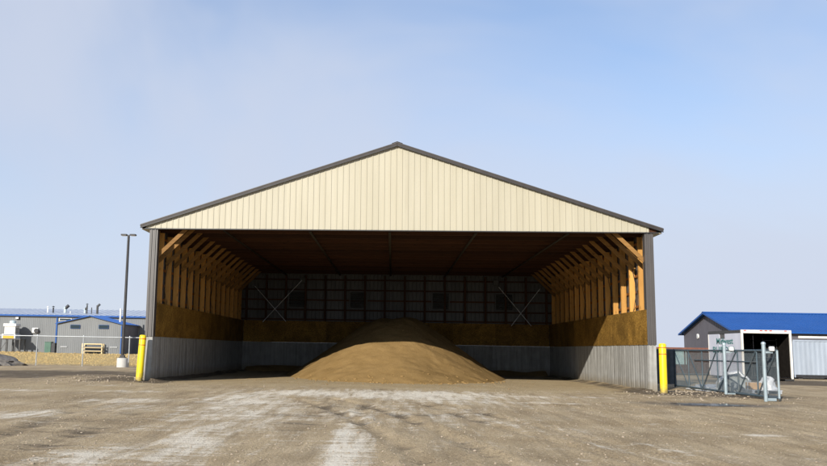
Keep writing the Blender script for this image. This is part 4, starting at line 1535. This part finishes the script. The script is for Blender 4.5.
def atop(x):
    return ae + (ap - ae) * (1 - abs(x - amid) / (amid - ax0))


rib_wall(ax0, ax1, ay, -0.3, lambda x: atop(x) - 0.03).build('gable_wall', M['grey_wall'], ann)
MB().prism([(ax0, -0.3), (ax1, -0.3), (ax1, ae - 0.04), (amid, ap - 0.04), (ax0, ae - 0.04)], 1, ay + 0.01, ay + 0.1).build('wall_core', M['grey_wall'], ann)
MB().box(ax1 - 0.1, ax1, ay + 0.11, 99.9, -0.3, ae - 0.04).build('side_wall', M['charcoal'], ann)  # darker metal than the gable, painting in the shade of the side wall
MB().box(ax0, ax0 + 0.1, ay + 0.11, 99.9, -0.3, ae - 0.04).build('side_wall', M['charcoal'], ann)
for s in (-1, 1):
    xe = amid + s * (amid - ax0 + 0.3)
    ze = ae - 0.06
    mb = MB()
    mb.add([(xe, ay - 0.3, ze), (xe, 99.9, ze), (amid, 99.9, ap + 0.02), (amid, ay - 0.3, ap + 0.02),
            (xe, ay - 0.3, ze + 0.07), (xe, 99.9, ze + 0.07), (amid, 99.9, ap + 0.09), (amid, ay - 0.3, ap + 0.09)],
           [(0, 1, 2, 3), (7, 6, 5, 4), (0, 4, 5, 1), (1, 5, 6, 2), (2, 6, 7, 3), (3, 7, 4, 0)])
    rf = mb.build('roof', M['blue'], ann)
    rbm = MB()
    for i in range(12):
        yy = ay - 0.1 + i * 0.66
        rbm.beam((xe, yy, ze + 0.09), (amid, yy, ap + 0.11), 0.06, 0.04)
    rbm.build('roof_rib', M['blue'], rf)
    MB().beam((xe, ay - 0.33, ze - 0.01), (amid, ay - 0.33, ap + 0.05), 0.05, 0.10).build('rake_trim', M['blue'], ann)
for xx in (ax1 - 0.07,):
    MB().box(xx - 0.07, xx + 0.07, ay - 0.11, ay - 0.055, -0.2, ae - 0.2).build('corner_trim', M['blue'], ann)
for (xa, xb, za, zb) in ((-47.30, -45.92, 3.62, 4.12), (-43.06, -41.66, 3.66, 4.16)):
    w_ = MB().box(xa - 0.03, xb + 0.03, ay - 0.13, ay - 0.055, za - 0.03, zb + 0.03).build('window', M['blue'], ann)
    MB().box(xa, xb, ay - 0.142, ay - 0.132, za, zb).build('pane', M['glass'], w_)
for (xa, xb, z) in ((-48.65, -47.7, 0.92), (-41.25, -40.2, 0.98)):
    v_ = MB().box(xa, xb, ay - 0.12, ay - 0.055, z - 0.08, z + 0.08).build('wall_vent', M['galv'], ann)
    for q in (-0.04, 0.03):
        MB().box(xa + 0.04, xb - 0.04, ay - 0.135, ay - 0.122, z + q, z + q + 0.03).build('slat', M['dark_steel'], v_)
wp = MB().tube((-41.0, 95.2, 4.4), (-41.0, 95.2, 6.75), 0.13, 12).build('flue_pipe', M['white'], ann, smooth=True)

# ---------------------------------------------------------------- things by the left buildings
hop = thing('filter_unit', 'white box shaped filter unit with orange base on tall dark legs', 'filter unit', (-58.6, 98, 0))
add_bevel(MB().box(-59.65, -57.95, 97.0, 98.5, 2.70, 3.85).build('cabinet', M['white'], hop), 0.05, 2)
add_bevel(MB().box(-59.82, -57.78, 96.85, 98.65, 3.853, 4.28).build('hood', M['white'], hop), 0.05, 2)
MB().lathe((-58.75, 97.75, 4.28), [(0.48, 0), (0.48, 0.34), (0.40, 0.46), (0.1, 0.54)], 20).build('cap', M['cap_grey'], hop, smooth=True)
MB().box(-59.95, -57.80, 96.85, 98.6, 2.02, 2.697).build('base', M['white'], hop)
MB().box(-59.75, -58.02, 96.82, 96.847, 2.03, 2.42).build('orange_panel', M['orange'], hop)
MB().box(-59.7, -58.05, 96.82, 96.847, 2.45, 2.62).build('dark_slot', M['black_metal'], hop)
for i in range(6):
    MB().box(-57.945, -57.92, 97.2, 98.3, 2.8 + i * 0.15, 2.87 + i * 0.15).build('grille_slat', M['dark_steel'], hop)
MB().box(-60.1, -56.9, 96.7, 98.8, 1.85, 2.017).build('platform', M['dark_steel'], hop)
for xx in (-60.0, -58.95, -57.75, -57.0):
    for yy in (96.8, 98.7):
        MB().box(xx - 0.08, xx + 0.08, yy - 0.08, yy + 0.08, -0.2, 1.848).build('leg', M['dark_steel'], hop)
MB().beam((-60, 96.8, 0.2), (-58.95, 96.8, 1.8), 0.05, 0.06).build('stay', M['dark_steel'], hop)

tg = thing('transformer', 'dark green electrical cabinet by the blue corner trim of the building', 'transformer', (-50.6, 92.5, 0))
add_bevel(MB().box(-51.1, -50.15, 92.0, 93.0, 0.0, 1.55).build('cabinet', M['trans_green'], tg), 0.04, 2)
add_bevel(MB().box(-50.14, -49.55, 92.05, 92.95, 0.0, 1.45).build('side_cabinet', M['black_metal'], tg), 0.03)
MB().box(-51.16, -50.1, 91.94, 93.06, 1.552, 1.60).build('lid', M['trans_green'], tg)
MB().box(-51.5, -49.4, 91.7, 93.3, -0.1, 0.05).build('plinth', M['concrete'], tg)
MB().box(-50.66, -50.62, 91.975, 91.998, 0.6, 0.8).build('handle', M['black_metal'], tg)

rk = thing('timber_rack', 'pale timber rack holding dark pipes against the annex wall', 'rack', (-43.5, 91.3, 0))
for xx in (-45.0, -42.1):
    for yy in (90.9, 91.7):
        MB().box(xx - 0.07, xx + 0.07, yy - 0.05, yy + 0.05, -0.1, 1.45).build('upright', M['pale_wood'], rk)
for z in (0.30, 0.80, 1.32):
    MB().box(-45.05, -42.05, 90.80, 90.845, z, z + 0.13).build('rail', M['pale_wood'], rk)
    MB().box(-45.0, -42.1, 91.76, 91.80, z, z + 0.12).build('rail', M['pale_wood'], rk)
pipe_words = {0.44: 'lower', 0.94: 'upper'}
for z in (0.44, 0.94):
    for i in range(4):
        pmb = MB().tube((-44.85, 90.98 + i * 0.2, z + 0.0), (-42.25, 90.98 + i * 0.2, z + 0.02), 0.09, 12)
        p_ = pmb.build('pipe', (M['black_metal'], M['glass'], M['dark_steel'], M['galv'])[i % 4], smooth=True)
        tag(p_, 'pipe lying on the %s shelf of the timber rack, %s' % (pipe_words[z], ('first from its open side', 'second from its open side', 'third from its open side', 'last against the wall')[i]), 'pipe', 'pipes on the timber rack')
    MB().box(-45.02, -42.08, 90.86, 91.74, z - 0.125, z - 0.095).build('shelf_board', M['pale_wood'], rk)
# earth mound at the left edge
em = lump((-25.6, 18.9, -0.05), 3.3, 2.2, 0.95, 4.0, 48, 18, 0.34, 1.4).build('gravel_mound', M['gravel_grey'], smooth=True)
tag(em, 'mound of grey gravel sloping down at the left edge before the fence', 'gravel pile')

# ================================================================== STUFF
# dry grass tufts between the fence and the buildings
gv_, gf_ = [], []
for i in range(3000):
    y = 21.8 + (rng.random() ** 1.5) * 76
    x = rng.uniform(-34 - (y - 22) * 0.55, -9.8 - (y - 22) * 0.20)
    if ax0 - 0.5 < x < ax1 + 0.5 and y > 91:
        continue
    h = rng.uniform(0.03, 0.10) * (1 + (y - 22) / 90)
    for q in range(3):
        a = rng.uniform(0, 6.28)
        w = 0.02 + (y - 22) * 0.0006
        dx, dy = math.cos(a), math.sin(a)
        ox, oy = rng.uniform(-0.12, 0.12, 2)
        n = len(gv_)
        gv_ += [(x + ox - dy * w, y + oy + dx * w, -0.02), (x + ox + dy * w, y + oy - dx * w, -0.02), (x + ox + dx * h * 0.5, y + oy + dy * h * 0.5, h)]
        gf_.append((n, n + 1, n + 2))
me = bpy.data.meshes.new('dry_grass')
me.from_pydata(gv_, [], gf_)
me.materials.append(M['dry_grass'])
go = bpy.data.objects.new('dry_grass', me)
COL.objects.link(go)
tag(go, kind='stuff')

# loose stones on the yard
ico_v = []
t_ = (1 + 5 ** 0.5) / 2
for a, b_ in ((-1, t_), (1, t_), (-1, -t_), (1, -t_)):
    ico_v += [(a, b_, 0), (0, a, b_), (b_, 0, a)]
ico_v = np.array(ico_v, float)
ico_v /= np.linalg.norm(ico_v[0])
import bmesh
bm = bmesh.new()
for p in ico_v:
    bm.verts.new(p)
bmesh.ops.convex_hull(bm, input=list(bm.verts))
bm.verts.index_update()
hull_f = np.array([[v.index for v in f.verts] for f in bm.faces])
hull_v = np.array([v.co[:] for v in bm.verts])
bm.free()
sv_, sf_ = [], []


def stone(x, y, r, lift=0.25):
    o = len(sv_) * len(hull_v)
    k = hull_v * (1 + rng.uniform(-0.25, 0.25, (len(hull_v), 1))) * np.array([r, r * rng.uniform(0.6, 1.0), r * rng.uniform(0.45, 0.75)])
    a = rng.uniform(0, 6.28)
    c, s = math.cos(a), math.sin(a)
    k = np.stack([k[:, 0] * c - k[:, 1] * s + x, k[:, 0] * s + k[:, 1] * c + y, k[:, 2] + gz(x, y) + r * lift], 1)
    sv_.append(k)
    sf_.append(hull_f + o)


for i in range(11000):
    y = -22 + 24 * rng.random() ** 1.7
    x = rng.uniform(-13, 14)
    if abs(x) < 9.2 and y > 0:
        continue
    stone(x, y, float(np.clip(rng.lognormal(-4.75, 0.45), 0.004, 0.036)))
for i in range(700):       # clods around the wall ends and the foot of the bollards
    s = -1 if rng.random() < 0.5 else 1
    x = s * rng.normal(10.2, 1.2)
    y = rng.normal(0.0 if s < 0 else -1.2, 1.5)
    if abs(x) < 9.22 and y > 0:
        continue
    stone(x, y, float(np.clip(rng.lognormal(-3.9, 0.45), 0.01, 0.06)))
me = bpy.data.meshes.new('gravel')
me.from_pydata(np.concatenate(sv_).tolist(), [], np.concatenate(sf_).tolist())
me.materials.append(M['stone'])
so = bpy.data.objects.new('gravel', me)
COL.objects.link(so)
tag(so, kind='stuff')
# crumbs of sand and pale lumps rolled to the foot of the pile
cv, cf = [], []
sv_, sf_ = cv, cf
for i in range(620):
    x = rng.normal(0.2, 3.4)
    y = rng.uniform(0.6, 9.5)
    if abs(x) > 8.5:
        continue
    h = float(sand_h(np.array([[x]]), np.array([[y]]))[0, 0])
    h = max(h, gz(x, y))
    r = float(np.clip(rng.lognormal(-4.25, 0.45), 0.006, 0.04))
    if i > 540:                                     # bigger clods lie where the slope runs out
        a = rng.uniform(-0.9, 0.9)
        x, y = 0.1 + 5.1 * math.sin(a * 1.3), 13.2 - 9.6 * math.cos(a * 1.05) + rng.normal(0, 0.5)
        if abs(x) > 8.5:
            continue
        h = max(float(sand_h(np.array([[x]]), np.array([[y]]))[0, 0]), gz(x, y))
        r = rng.uniform(0.025, 0.075)
    o = len(cv) * len(hull_v)
    k_ = hull_v * (1 + rng.uniform(-0.25, 0.25, (len(hull_v), 1))) * r * np.array([1, 1, 0.7]) + np.array([x, y, h + r * 0.1])
    cv.append(k_)
    cf.append(hull_f + o)
me = bpy.data.meshes.new('sand_crumbs')
me.from_pydata(np.concatenate(cv).tolist(), [], np.concatenate(cf).tolist())
me.materials.append(M['sand'])
co = bpy.data.objects.new('sand_crumbs', me)
COL.objects.link(co)
tag(co, kind='stuff')
